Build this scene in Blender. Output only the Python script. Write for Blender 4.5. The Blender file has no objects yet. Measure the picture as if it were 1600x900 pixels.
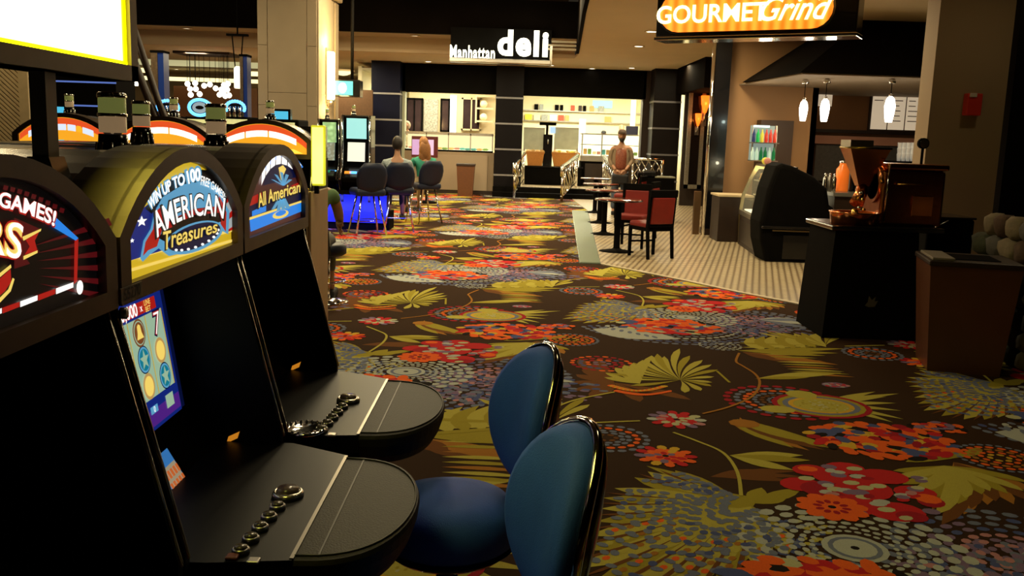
import bpy, bmesh, math, random
from mathutils import Vector, Matrix
random.seed(7)
S = bpy.context.scene
COL = S.collection
# ------------------------------------------------------------ camera, world, lights, exposure
EYE = 1.575; FPX = 1450.0; PITCH = math.radians(9.27); ROLL = math.radians(1.87)
cd = bpy.data.cameras.new('camera'); cam = bpy.data.objects.new('camera', cd); COL.objects.link(cam)
cd.sensor_width = 36; cd.lens = FPX/1600*36; cd.clip_start = .05; cd.clip_end = 100
up0 = Vector((0, math.sin(PITCH), math.cos(PITCH))); r0 = Vector((1, 0, 0)); fw = Vector((0, math.cos(PITCH), -math.sin(PITCH)))
cr, sr = math.cos(ROLL), math.sin(ROLL)
rt = r0*cr+up0*sr; upv = up0*cr-r0*sr
M = Matrix((rt, upv, -fw)).transposed().to_4x4(); M.translation = (0, 0, EYE)
cam.matrix_world = M
S.camera = cam
S.view_settings.view_transform = 'Standard'; S.view_settings.look = 'None'; S.view_settings.gamma = 1
S.view_settings.exposure = 0.0
W = bpy.data.worlds.new('world'); S.world = W; W.use_nodes = True
W.node_tree.nodes['Background'].inputs[0].default_value = (1, .78, .5, 1)
W.node_tree.nodes['Background'].inputs[1].default_value = 0.02
def area(x, y, z, w, e, col=(1, .74, .42), rot=(0, 0, 0), h=None, spread=math.pi):
    l = bpy.data.lights.new('area_lamp', 'AREA'); l.shape = 'RECTANGLE'; l.size = w; l.size_y = h or w; l.energy = e; l.color = col; l.spread = spread
    o = bpy.data.objects.new('area_lamp', l); o.location = (x, y, z); o.rotation_euler = rot; COL.objects.link(o); return o
def point(x, y, z, e, col=(1, .7, .35), r=.05):
    l = bpy.data.lights.new('lamp_bulb', 'POINT'); l.energy = e; l.color = col; l.shadow_soft_size = r
    o = bpy.data.objects.new('lamp_bulb', l); o.location = (x, y, z); COL.objects.link(o); return o
WARM = (1, .80, .46)
for x, y, e in [(-.6, 6.0, 34), (-1.2, 9.6, 85), (1.0, 8.8, 45), (-1.6, 12.6, 150), (1.4, 12.4, 110), (-2.2, 17, 190), (.6, 17, 190), (-5, 8, 60), (-6, 14, 120), (.9, 3.6, 7)]:
    area(x, y, 4.38, .6, e, WARM)
for x, y in [(-1.5, 22.9), (.9, 22.9), (-4.5, 23.5), (-8, 23.5), (-8, 27.5), (-5.5, 25), (-10, 25)]: area(x, y, 3.36, .5, 110, (1, .84, .5))
for x, y, e in [(3.0, 11.2, 85), (3.0, 15, 45), (2.6, 19.5, 70), (4.0, 22.5, 40)]: area(x, y, 3.36, .4, e, (1, .82, .5))
for x, y, e in [(-2.2, 27.2, 170), (1.2, 27.4, 230), (3.0, 27.2, 230)]: area(x, y, 3.15, 1.6, e, (1, .93, .68), h=1.2)      # deli kitchen lights
for x, y in [(4.7, 14.6), (6.2, 15.5)]: area(x, y, 2.5, .5, 14, (1, .72, .4))                            # coffee bar lights
for x in (-2.2, -7): area(x, 15.5, 4.3, .5, 50, WARM, (math.radians(62), 0, 0))  # tilted lamps added to brighten the tan fascia under the bulkhead
area(4.6, 8.3, 3.36, .35, 15, WARM)  # added lamp, lights the taupe pillar from above
point(3.9, 15.2, 2.1, 6, (1, .8, .55), .1)

# ------------------------------------------------------------ pixel ray -> world point (layout aid: every object then has its own real place and size)
def ray(px, py):
    u0, v0 = px-800, 450-py
    return rt*u0+upv*v0+fw*FPX
def at(px, py, Y):
    d = ray(px, py); d = d*(Y/d.y); return Vector((d.x, Y, EYE+d.z))
def gp(px, py, z=0):
    d = ray(px, py); t = (z-EYE)/d.z; return Vector((d.x*t, d.y*t, z))

# ------------------------------------------------------------ materials
MATS = {}
def mat(name, col=(.5, .5, .5), rough=.5, metal=0, emit=None, es=1.0, noise=0, nscale=20, bump=0, bscale=60, coat=0, spec=.5, trans=0, alpha=1, ior=1.45):
    if name in MATS: return MATS[name]
    m = bpy.data.materials.new(name); m.use_nodes = True; nt = m.node_tree; b = nt.nodes['Principled BSDF']
    b.inputs['Base Color'].default_value = (*col, 1); b.inputs['Roughness'].default_value = rough; b.inputs['Metallic'].default_value = metal
    b.inputs['Specular IOR Level'].default_value = spec; b.inputs['Coat Weight'].default_value = coat
    b.inputs['Transmission Weight'].default_value = trans; b.inputs['Alpha'].default_value = alpha; b.inputs['IOR'].default_value = ior
    if emit:
        b.inputs['Emission Color'].default_value = (*emit, 1); b.inputs['Emission Strength'].default_value = es
    if noise or bump:
        tc = nt.nodes.new('ShaderNodeTexCoord')
        if noise:
            n = nt.nodes.new('ShaderNodeTexNoise'); n.inputs['Scale'].default_value = nscale; n.inputs['Detail'].default_value = 6
            nt.links.new(tc.outputs['Object'], n.inputs['Vector'])
            mx = nt.nodes.new('ShaderNodeMix'); mx.data_type = 'RGBA'
            mx.inputs[6].default_value = (*[c*(1-noise) for c in col], 1); mx.inputs[7].default_value = (*[min(1, c*(1+noise)) for c in col], 1)
            nt.links.new(n.outputs['Fac'], mx.inputs[0]); nt.links.new(mx.outputs[2], b.inputs['Base Color'])
        if bump:
            n2 = nt.nodes.new('ShaderNodeTexNoise'); n2.inputs['Scale'].default_value = bscale; n2.inputs['Detail'].default_value = 3
            nt.links.new(tc.outputs['Object'], n2.inputs['Vector'])
            bp = nt.nodes.new('ShaderNodeBump'); bp.inputs['Strength'].default_value = bump; bp.inputs['Distance'].default_value = .01
            nt.links.new(n2.outputs['Fac'], bp.inputs['Height']); nt.links.new(bp.outputs[0], b.inputs['Normal'])
    MATS[name] = m; return m
def glow(name, col, s=1.0): return mat(name, tuple(c*.3 for c in col), .4, emit=col, es=s)

# ------------------------------------------------------------ mesh helpers
class MB:
    def __init__(s): s.v = []; s.f = []; s.mi = []; s.ms = []; s.cur = 0; s.sm = []; s.smooth = False
    def m(s, m, smooth=None):
        if m not in s.ms: s.ms.append(m)
        s.cur = s.ms.index(m)
        if smooth is not None: s.smooth = smooth
        return s
    def add(s, vs, fs, smooth=None):
        o = len(s.v); s.v += [tuple(v) for v in vs]
        for f in fs: s.f.append([i+o for i in f]); s.mi.append(s.cur); s.sm.append(s.smooth if smooth is None else smooth)
        return s
    def box(s, x0, x1, y0, y1, z0, z1, T=None):
        vs = [(x, y, z) for x in (x0, x1) for y in (y0, y1) for z in (z0, z1)]
        if T: vs = [T @ Vector(v) for v in vs]
        return s.add(vs, [(0, 1, 3, 2), (4, 6, 7, 5), (0, 4, 5, 1), (2, 3, 7, 6), (0, 2, 6, 4), (1, 5, 7, 3)], False)
    def rbox(s, x0, x1, y0, y1, z0, z1, r=.01, T=None, seg=2):
        bm = bmesh.new(); bmesh.ops.create_cube(bm, size=1)
        for v in bm.verts: v.co = Vector(((x0+x1)/2+v.co.x*(x1-x0), (y0+y1)/2+v.co.y*(y1-y0), (z0+z1)/2+v.co.z*(z1-z0)))
        bmesh.ops.bevel(bm, geom=bm.edges[:], offset=r, segments=seg, profile=.5, affect='EDGES')
        return s.frombm(bm, T)
    def frombm(s, bm, T=None, smooth=None):
        bm.verts.index_update(); vs = [T @ v.co if T else v.co.copy() for v in bm.verts]
        s.add(vs, [[v.index for v in f.verts] for f in bm.faces], smooth); bm.free(); return s
    def prism(s, pts, a, b, ax='x', T=None, smooth=False):      # polygon pts (u,v) extruded along an axis from a to b
        def P(u, v, w): return {'x': (w, u, v), 'y': (u, w, v), 'z': (u, v, w)}[ax]
        n = len(pts); vs = [P(u, v, a) for u, v in pts]+[P(u, v, b) for u, v in pts]
        if T: vs = [T @ Vector(v) for v in vs]
        o = len(s.v); s.v += [tuple(v) for v in vs]
        for f, q in [(list(range(n))[::-1], False), (list(range(n, 2*n)), False)]+[([i, (i+1) % n, n+(i+1) % n, n+i], smooth) for i in range(n)]:
            s.f.append([i+o for i in f]); s.mi.append(s.cur); s.sm.append(q)
        return s
    def lathe(s, prof, cx=0, cy=0, n=20, T=None, smooth=True, sx=1, sy=1):   # prof: (r,z)
        vs = []
        for r, z in prof:
            for i in range(n):
                a = 2*math.pi*i/n; vs.append(Vector((cx+r*sx*math.cos(a), cy+r*sy*math.sin(a), z)))
        if T: vs = [T @ v for v in vs]
        fs = []
        for k in range(len(prof)-1):
            for i in range(n): j = (i+1) % n; fs.append((k*n+i, k*n+j, (k+1)*n+j, (k+1)*n+i))
        s.add(vs, fs, smooth)
        o = len(s.v)-len(vs)
        for base, rev in ((0, True), ((len(prof)-1)*n, False)):
            if prof[0 if rev else -1][0] > 1e-4:
                f = [o+base+i for i in range(n)]; s.f.append(f[::-1] if rev else f); s.mi.append(s.cur); s.sm.append(False)
        return s
    def tube(s, pts, r, n=8, T=None, closed=False):
        pts = [Vector(p) for p in pts]; N = len(pts); vs = []; rr = r if isinstance(r, (list, tuple)) else [r]*N
        prev = None
        for i, p in enumerate(pts):
            if closed: t = pts[(i+1) % N]-pts[i-1]
            else: t = pts[min(i+1, N-1)]-pts[max(i-1, 0)]
            t.normalize()
            if prev is None:
                a = Vector((0, 0, 1)) if abs(t.z) < .9 else Vector((1, 0, 0)); u = t.cross(a).normalized()
            else:
                u = (prev-t*prev.dot(t)).normalized()
            prev = u; w = t.cross(u)
            for k in range(n): a = 2*math.pi*k/n; vs.append(p+(u*math.cos(a)+w*math.sin(a))*rr[i])
        if T: vs = [T @ v for v in vs]
        fs = []
        for i in range(N if closed else N-1):
            j = (i+1) % N
            for k in range(n): l = (k+1) % n; fs.append((i*n+k, i*n+l, j*n+l, j*n+k))
        if not closed: fs += [tuple(range(n))[::-1], tuple(range((N-1)*n, N*n))]
        return s.add(vs, fs, True)
    def ball(s, c, r, n=12, sx=1, sy=1, sz=1, T=None):
        prof = [(max(1e-5, math.sin(math.pi*k/(n//2+2))), -math.cos(math.pi*k/(n//2+2))) for k in range(n//2+3)]
        TT = Matrix.Translation(c) @ Matrix.Diagonal((r*sx, r*sy, r*sz, 1))
        return s.lathe(prof, n=n, T=(T @ TT) if T else TT)
    def quad(s, a, b, c, d): return s.add([a, b, c, d], [(0, 1, 2, 3)], False)
    def obj(s, name, m=None, parent=None, loc=None, rz=0):
        me = bpy.data.meshes.new(name); me.from_pydata(s.v, [], s.f)
        if m is not None and not s.ms: s.ms = [m]
        for x in s.ms: me.materials.append(x)
        me.polygons.foreach_set('material_index', s.mi if len(s.ms) > 1 else [0]*len(s.f)); me.polygons.foreach_set('use_smooth', s.sm)
        me.update(); o = bpy.data.objects.new(name, me); COL.objects.link(o)
        if parent: o.parent = parent
        if loc is not None: o.location = loc
        o.rotation_euler.z = rz
        return o
def P1(name, m, parent, kind, *a, **k):      # one-primitive part
    mb = MB(); getattr(mb, kind)(*a, **k); return mb.obj(name, m, parent)
def tag(o, label=None, cat=None, group=None, kind=None):
    if label: o['label'] = label
    if cat: o['category'] = cat
    if group: o['group'] = group
    if kind: o['kind'] = kind
    return o
def thing(name, label, cat, loc=(0, 0, 0), rz=0, group=None):
    o = bpy.data.objects.new(name, None); o.empty_display_size = .1; COL.objects.link(o); o.location = loc; o.rotation_euler.z = rz
    return tag(o, label, cat, group)
def struct(name, mb, m=None, parent=None, label=None):
    o = mb.obj(name, m, parent)
    if not parent: o['kind'] = 'structure'
    if label: o['label'] = label
    return o
def copy_tree(o, parent=None):
    c = o.copy(); COL.objects.link(c)
    if parent: c.parent = parent
    for ch in [x for x in o.children]: copy_tree(ch, c)
    return c
_tc = {}
def text2d(s, size=1, off=0, shear=0, space=1):
    k = (s, off, shear, space)
    if k not in _tc:
        c = bpy.data.curves.new('lettering', 'FONT'); c.body = s; c.size = 1; c.offset = off; c.shear = shear; c.align_x = 'CENTER'; c.align_y = 'CENTER'; c.resolution_u = 4; c.space_character = space
        o = bpy.data.objects.new('lettering', c); COL.objects.link(o)
        me = bpy.data.meshes.new_from_object(o.evaluated_get(bpy.context.evaluated_depsgraph_get()))
        _tc[k] = ([(v.co.x, v.co.y) for v in me.vertices], [list(p.vertices) for p in me.polygons])
        bpy.data.objects.remove(o); bpy.data.curves.remove(c); bpy.data.meshes.remove(me)
    v, f = _tc[k]
    return [(x*size, y*size) for x, y in v], f
def text(mb, s, size, warp, off=.0, shear=0, space=1, sx=1):     # warp(u,v)->3D
    v, f = text2d(s, size, off, shear, space)
    mb.add([warp(x*sx, y) for x, y in v], f, False)
def arcwarp(R, base):   # bend text upward along radius R (centre below)
    def w(u, v): a = u/R; return base((R+v)*math.sin(a), (R+v)*math.cos(a)-R)
    return w
def skin(name, pts, edges, m, parent=None, sub=2, T=None):
    me = bpy.data.meshes.new(name); me.from_pydata([p[:3] for p in pts], edges, [])
    o = bpy.data.objects.new(name, me); COL.objects.link(o)
    md = o.modifiers.new('s', 'SKIN'); md.use_smooth_shade = True; md.branch_smoothing = .6
    for i, p in enumerate(pts):
        rr = p[3] if isinstance(p[3], tuple) else (p[3], p[3])
        me.skin_vertices[0].data[i].radius = rr
    me.skin_vertices[0].data[0].use_root = True
    if sub: sd = o.modifiers.new('d', 'SUBSURF'); sd.levels = sub; sd.render_levels = sub
    nm = bpy.data.meshes.new_from_object(o.evaluated_get(bpy.context.evaluated_depsgraph_get()))
    bpy.data.objects.remove(o)
    if T: nm.transform(T)
    nm.materials.clear(); nm.materials.append(m)
    for p in nm.polygons: p.use_smooth = True
    o = bpy.data.objects.new(name, nm); COL.objects.link(o)
    if parent: o.parent = parent
    return o
# ------------------------------------------------------------ shared materials
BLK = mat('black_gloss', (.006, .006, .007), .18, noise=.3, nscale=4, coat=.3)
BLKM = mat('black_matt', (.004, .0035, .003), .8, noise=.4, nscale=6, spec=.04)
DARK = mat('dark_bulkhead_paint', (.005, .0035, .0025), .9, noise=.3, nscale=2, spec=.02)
CREAM = mat('cream_plaster', (.62, .5, .3), .8, noise=.06, nscale=1.5)
TAN = mat('tan_plaster', (.40, .33, .22), .8, noise=.08, nscale=1.2)
BROWNW = mat('brown_wall_paint', (.3, .17, .08), .7, noise=.1, nscale=1.5)
STONE = mat('beige_stone_cladding', (.30, .235, .15), .65, noise=.12, nscale=3, bump=.15, bscale=90)
CHROME = mat('chrome', (.8, .78, .74), .12, 1, noise=.05)
STEEL = mat('brushed_steel', (.5, .47, .42), .32, 1, noise=.1)
GREYM = mat('grey_band_metal', (.35, .35, .38), .35, .8, noise=.1)
NAVY = mat('navy_lacquer', (.003, .004, .016), .4, spec=.15, noise=.2, nscale=3)
WOODD = mat('dark_brown_wood', (.022, .010, .005), .5, noise=.4, nscale=8)
# ------------------------------------------------------------ floor with its woven carpet
CC = dict(base=(.036, .016, .005), ol=(.33, .27, .025), ol2=(.44, .38, .06), cream=(.46, .45, .24), org=(.78, .12, .015), red=(.5, .018, .02), crim=(.33, .012, .02),
          slate=(.15, .17, .24), blue=(.07, .09, .22), lav=(.2, .13, .22), pink=(.45, .2, .2), amb=(.36, .15, .02), brn=(.15, .055, .012), pale=(.42, .44, .38), blk=(.012, .008, .006), yel=(.6, .36, .03))
def cmat(k): return mat('carpet_wool_'+k, CC[k], .95, noise=.28, nscale=260, bump=.25, bscale=700, spec=.08)
CK = list(CC); SH = []      # shapes: (layer, colour, [(x,y)...])
def G2(px, py): v = gp(px, py); return Vector((v.x, v.y))
def poly(L, c, pts): SH.append((L, c, [(p[0], p[1]) for p in pts]))
def ell(L, c, p, rx, ry=None, rot=0, n=9):
    ry = ry or rx
    poly(L, c, [(p[0]+rx*math.cos(a)*math.cos(rot)-ry*math.sin(a)*math.sin(rot), p[1]+rx*math.cos(a)*math.sin(rot)+ry*math.sin(a)*math.cos(rot)) for a in [2*math.pi*i/n for i in range(n)]])
def blade(L, c, p0, p1, w, bend=0, n=7, sharp=1.0, belly=.55):
    p0, p1 = Vector(p0), Vector(p1); d = p1-p0; nn = Vector((-d.y, d.x)); l = []; r = []
    for i in range(n+1):
        t = i/n; c0 = p0+d*t+nn*bend*4*t*(1-t)
        ww = w*.5*(math.sin(math.pi*min(1, t**(math.log(.5)/math.log(belly))))**sharp) if 0 < t < 1 else 0
        dd = (d+nn*bend*4*(1-2*t)).normalized(); q = Vector((-dd.y, dd.x))
        l.append(c0+q*ww); r.append(c0-q*ww)
    poly(L, c, l+r[::-1][1:-1])
def stem(L, c, pxs, w=.018):
    P = [G2(*p) for p in pxs]; Q = []
    for i in range(len(P)-1):
        a, b, c2, d = P[max(i-1, 0)], P[i], P[i+1], P[min(i+2, len(P)-1)]
        for k in range(4):
            t = k/4; Q.append(.5*((2*b)+(c2-a)*t+(2*a-5*b+4*c2-d)*t*t+(3*b-a-3*c2+d)*t**3))
    Q.append(P[-1])
    for a, b in zip(Q, Q[1:]):
        d = (b-a); 
        if d.length < 1e-5: continue
        q = Vector((-d.y, d.x)).normalized()*w/2; poly(L, c, [a-q, b-q, b+q, a+q])
def dotrings(L, p, rings, cols, r0=.03, grow=1.0, a0=0, a1=360, sq=1.0):
    for k, R in enumerate(rings):
        r = r0*(grow**k); n = max(5, int(2*math.pi*R/(r*2.35)))
        for i in range(n):
            a = 2*math.pi*i/n+k*.35
            if not (a0 <= math.degrees(a) % 360 <= a1): continue
            ell(L, cols[k % len(cols)] if isinstance(cols[0], str) else random.choice(cols[k % len(cols)]), (p[0]+R*math.cos(a), p[1]+R*math.sin(a)), r*.95, r*.72, a+math.pi/2, 8)
def daisy(L, p, R, cols, n=9, core='blk'):
    for i in range(n): a = 2*math.pi*i/n; ell(L, cols[0], (p[0]+R*.62*math.cos(a), p[1]+R*.62*math.sin(a)), R*.42, R*.3, a)
    ell(L+1, cols[0], p, R*.62, n=12)
    for i in range(n): a = 2*math.pi*(i+.5)/n; ell(L+2, cols[1], (p[0]+R*.4*math.cos(a), p[1]+R*.4*math.sin(a)), R*.14, R*.1, a, 7)
    ell(L+3, cols[0], p, R*.27, n=10); ell(L+4, core, p, R*.12, n=9)
def cluster(L, px, py, w, d, cols, r, n, seed=1):       # irregular bunch of petals, w/d in metres
    rg = random.Random(seed); c = G2(px, py)
    for i in range(n):
        a = i*2.39996; q = math.sqrt((i+.5)/n); p = (c.x+w/2*q*math.cos(a), c.y+d/2*q*math.sin(a))
        ell(L+(i*7 % 3), rg.choice(cols), p, r*rg.uniform(.8, 1.3), r*rg.uniform(.5, .85), a+rg.uniform(-.8, .8)+1.2, 8)
def fan(L, root, tips, w, cols, bend=0, belly=.6, **k):
    R = G2(*root); k.setdefault('sharp', .62)
    for i, t in enumerate(tips): blade(L+(i % 2), cols[i % len(cols)], R, G2(*t), w, bend if not callable(bend) else bend(i), belly=belly, **k)
def flower(L, px, py, R, cols, seed):    # round mosaic flower
    rg = random.Random(seed); c = G2(px, py)
    ell(L, cols[0], c, R*.75, n=12)
    for k, (rr, n, r) in enumerate([(.85, 12, .24), (.55, 9, .2), (.27, 6, .15)]):
        for i in range(n):
            a = 2*math.pi*i/n+k*.3; ell(L+1+k, rg.choice(cols), (c.x+R*rr*math.cos(a), c.y+R*rr*math.sin(a)), R*r, R*r*.75, a, 8)
    ell(L+4, 'blk', c, R*.12)
# big spotted leaf fan, root right, opening to the left
root = (1168, 786)
TPS = []
for i, t in enumerate([(991, 746), (1012, 737), (1055, 735), (960, 763), (942, 778), (938, 795), (930, 815), (915, 838), (903, 862), (895, 890), (925, 912), (975, 925), (1030, 925), (1075, 915), (1120, 905), (1180, 885), (1230, 868)]):
    TPS.append(t); blade(6+i % 2, ['ol', 'ol2'][i % 2], G2(*root), G2(*t), .13, .05 if i < 3 else .03, belly=.62, sharp=.8)
    for q in (.16, .25, .34, .43, .52, .61, .70, .79, .88):
        p = G2(*root).lerp(G2(*t), q); ell(9, 'slate', p+Vector((random.uniform(-.01, .01), random.uniform(-.01, .01))), .026, .019, random.random()*3, 8)
        if i > 6 and q > .45: ell(8, random.choice(['amb', 'org', 'ol2']), p+Vector((.035, .02)), .022, .015, 1, 7)
for a, b in zip(TPS, TPS[1:]):
    m = G2(*a).lerp(G2(*b), .5); R_ = G2(*root); blade(8, 'brn', R_.lerp(m, .32), R_.lerp(m, 1.02), .022, .03, belly=.75)
    for q in (.4, .52, .64, .76, .88): ell(9, random.choice(['slate', 'slate', 'blue']), R_.lerp(m, q)+Vector((.02, .0)), .024, .018, random.random()*3, 8)
for t in [(1010, 728), (1190, 762), (1230, 775), (1252, 762)]: blade(5, 'ol', G2(*root), G2(*t), .09, -.03)
for t in [(1262, 735), (1240, 752), (1255, 745), (1200, 735)]: blade(3, 'brn', G2(1110, 745), G2(*t), .07, .05)
ell(7, 'ol', G2(1140, 782), .12, .09)
# scattered blue flecks right of the root
rg = random.Random(3)
for i in range(90):
    p = G2(rg.uniform(1190, 1300), rg.uniform(800, 875)); ell(8, rg.choice(['blue', 'slate', 'ol2', 'blue', 'cream']), p, rg.uniform(.014, .03), rg.uniform(.01, .018), rg.random()*3, 7)
# big red flower with dots, and its orange daisy
for px, py, R in [(1265, 735, .09), (1320, 732, .1), (1380, 745, .12), (1430, 770, .1), (1250, 757, .1), (1290, 765, .12), (1400, 800, .13), (1350, 765, .15), (1425, 808, .07), (1455, 785, .07), (1330, 790, .13), (1300, 745, .1)]:
    ell(11, rg.choice(['red', 'crim', 'red']), G2(px, py), R, R*.85, rg.random(), 14)
ell(12, 'org', G2(1450, 780), .06); ell(12, 'org', G2(1262, 733), .05, .04)
for px, py in [(1260, 748), (1335, 733), (1340, 745), (1330, 755), (1305, 765), (1372, 760), (1352, 763), (1410, 775), (1350, 777), (1385, 797), (1372, 788), (1377, 785), (1320, 767)]:
    ell(13, rg.choice(['cream', 'pale', 'cream']), G2(px, py), .042, .03, .2, 9)
for px, py in [(1295, 730), (1310, 743), (1430, 765), (1345, 770), (1455, 800), (1290, 756), (1335, 770)]: ell(13, 'lav', G2(px, py), .04, .035)
daisy(14, G2(1300, 793), .155, ['org', 'crim'], 10)
# white dotted sunburst
c = G2(1336, 857)
ell(8, 'pale', c, .13, n=16); ell(9, 'slate', c, .105, n=16); ell(10, 'pale', c, .085, n=16); ell(11, 'blk', c, .018)
dotrings(8, c, [.165, .205, .25, .305, .365, .43], ['pale'], .016, 1.22)
# lavender dotted sunburst
c = G2(1590, 868)
dotrings(7, c, [.09, .14, .19, .25, .31, .38, .45], [['pink', 'lav'], ['lav', 'pink', 'blue'], ['pink', 'lav'], ['blue', 'lav'], ['slate', 'lav'], ['slate', 'blue'], ['slate']], .024, 1.07)
# olive fan with woven amber under-leaves right of the red flower
TP = [(1395, 736), (1400, 745), (1410, 757), (1425, 770), (1447, 780), (1462, 805), (1497, 788), (1508, 779), (1534, 773), (1547, 768), (1575, 772), (1600, 768), (1610, 755)]
fan(6, (1490, 722), [(x+9, y+16) for x, y in TP[4:]], .09, ['amb', 'brn'], .06)
fan(8, (1475, 728), TP, .078, ['ol', 'ol2'], .07)
fan(8, (1500, 715), [(1455, 700), (1485, 697), (1530, 700), (1430, 712), (1415, 722)], .07, ['ol'], -.04)
c = G2(1562, 716); dotrings(10, c, [.05, .09, .13, .17], ['yel', 'org', 'amb', 'org'], .021, 1.05); dotrings(10, c, [.21], ['slate'], .02)
# concentric ring medallion with cream half and rays
c = G2(1228, 628)
for k, (R, col, r) in enumerate([(.36, 'crim', .036), (.30, 'slate', .03), (.245, 'org', .028), (.19, 'slate', .024), (.145, 'brn', .022), (.105, 'slate', .018), (.07, 'lav', .016)]): dotrings(8, c, [R], [col], r)
for k, (x, y) in enumerate([(1368, 612), (1385, 620), (1400, 630), (1408, 642), (1412, 655), (1395, 660), (1405, 615)]): blade(6+k % 2, 'ol2', G2(1290, 632), G2(x, y), .08, .03, belly=.4)
c = G2(1283, 634)
ell(9, 'crim', c, .30, .27, 0, 20); ell(10, 'ol', c, .265, .235, 0, 20); ell(11, 'slate', c, .235, .20, 0, 20); ell(12, 'yel', c, .2, .17, 0, 20); ell(13, 'ol2', c, .17, .145, 0, 20)
ell(14, 'ol2', G2(1252, 617), .1); ell(14, 'ol2', G2(1215, 640), .11, .08)
for i in range(60): ell(15, rg.choice(['cream', 'ol']), c+Vector((rg.gauss(0, .08), rg.gauss(0, .06))), .012, .007, rg.random()*3, 6)
# amber wing below the medallion
for i in range(9): blade(6+i % 2, ['amb', 'ol', 'brn'][i % 3], G2(1156+i*5, 652+i*3), G2(1205+i*14, 690+i*1.6), .05, -.07+i*.006, belly=.45)
for i in range(26):
    p = G2(rg.uniform(1265, 1440), rg.uniform(735, 812)); ell(13, rg.choice(['red', 'crim', 'lav', 'pale', 'cream', 'pink']), p, .034, .025, rg.random(), 8)
for i, (x, y) in enumerate([(1215, 690), (1240, 700), (1265, 704), (1290, 704), (1300, 698), (1315, 700), (1235, 690)]): blade(6+i % 2, ['amb', 'ol', 'amb', 'brn'][i % 4], G2(1152, 655), G2(x, y), .13, -.06, belly=.4)
ell(8, 'amb', G2(1163, 662), .09, .08)
# orange cluster right of the medallion, and the small ones
cluster(14, 1378, 688, .78, .62, ['org', 'org', 'red', 'org', 'blk', 'blue', 'org', 'yel', 'crim'], .052, 120, 5)
for dx, dy in [(1420, 705), (1340, 676), (1310, 672)]: ell(18, 'blue', G2(dx, dy), .04)
cluster(9, 1466, 668, .32, .2, ['org', 'red', 'lav', 'org', 'blk'], .032, 34, 6)
flower(9, 1057, 656, .16, ['red', 'pale', 'cream', 'lav', 'pink', 'red'], 4)
flower(9, 1040, 713, .15, ['org', 'red', 'yel', 'red', 'org', 'lav'], 9)
c = G2(948, 684); dotrings(7, c, [.05, .085, .12, .165, .215], ['brn', 'slate', 'slate', 'org', 'slate'], .021, 1.06)
ell(8, 'lav', G2(1305, 602), .09, .07, 0, 12); cluster(9, 1306, 602, .16, .12, ['pink', 'pale', 'lav', 'red'], .018, 14, 3)
# fern with orange fringe, and the brown feather beside it
RT = (1063, 594)
FT = [(944, 590), (946, 583), (961, 575), (975, 571), (990, 567), (1004, 563), (1018, 556), (1027, 553), (1038, 557), (1062, 545), (1078, 556), (1098, 563), (1112, 570), (1122, 578), (1116, 589), (1113, 598), (1112, 604), (1095, 611), (1070, 614), (985, 603)]
fan(9, RT, FT, .058, ['ol2', 'ol', 'ol2'], .045, belly=.74); fan(9, (1000, 600), FT[:7], .06, ['ol2'], .03)
for i in range(26): x = 955+i*3.3; ell(12, ['org', 'yel'][i % 2], G2(x, 603+8*math.sin(i*.12)), .03, .022, .5, 7); ell(12, 'org', G2(x+8, 611+6*math.sin(i*.12)), .028, .016, 1, 7)
fan(5, (960, 598), [(905, 560), (912, 575), (900, 585), (893, 597), (897, 610), (920, 620), (935, 560), (1000, 628), (1080, 625)], .11, ['brn'], .04)
c = G2(940, 568); dotrings(6, c, [.05, .1, .15, .21], [['lav'], ['org', 'crim'], ['blue', 'crim'], ['org', 'crim']], .026)
# pale blue leaf with orange cluster and grey dot field
blade(7, 'pale', G2(926, 514), G2(1060, 530), .42, 0, belly=.45, n=12)
for i in range(7): p = G2(945+i*13, 512+i*2.5); ell(8, 'slate', p, .05, .02, 1.2+i*.1, 8); ell(9, 'pale', p+Vector((.03, .08)), .03, .02, 1, 8)
cluster(12, 1046, 510, .86, .66, ['org', 'org', 'red', 'blk', 'org', 'org', 'blue', 'cream', 'red', 'slate'], .055, 120, 8)
dotrings(6, G2(1046, 506), [.46, .53, .60, .67, .74, .81], ['slate', 'slate', 'pale', 'slate', 'blue', 'slate'], .028, 1.03, 195, 350)
for R in (.04, .08, .12, .16): 
    c = G2(1125, 540); dotrings(7, c, [R], [['pale', 'slate']], .018)
# lavender field with speckled leaves to its right
for i in range(240):
    a = rg.random()*6.28; q = math.sqrt(rg.random()); p = G2(1180, 510)+Vector((q*.75*math.cos(a), q*.42*math.sin(a))); ell(5+i % 2, rg.choice(['lav', 'slate', 'slate', 'blue', 'lav']), p, .032, .022, a, 7)
for i, (x, y) in enumerate([(1272, 507), (1260, 500), (1240, 498), (1262, 513)]): blade(8+i % 2, ['pale', 'slate'][i % 2], G2(1185, 500), G2(x, y), .13, .02)
# second fern (right), with woven amber leaves under it
fan(8, (1290, 540), [(1152, 528), (1152, 536), (1158, 543), (1165, 548), (1185, 520), (1195, 518), (1210, 519), (1222, 520), (1240, 521), (1252, 520), (1275, 522), (1300, 521), (1312, 526)], .055, ['ol2', 'ol'], .03, belly=.75)
for i, (x, y) in enumerate([(1310, 552), (1320, 545), (1290, 556), (1250, 550)]): blade(7, 'ol', G2(1152, 548), G2(x, y), .12, 0)
for i, (x, y) in enumerate([(1290, 566), (1250, 568), (1310, 570), (1215, 562)]): blade(5, ['amb', 'brn'][i % 2], G2(1160, 550), G2(x, y), .14, -.02)
blade(7, 'ol2', G2(1180, 592), G2(1315, 583), .13, .03); blade(8, 'ol', G2(1180, 592), G2(1265, 590), .08, .01)
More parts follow.
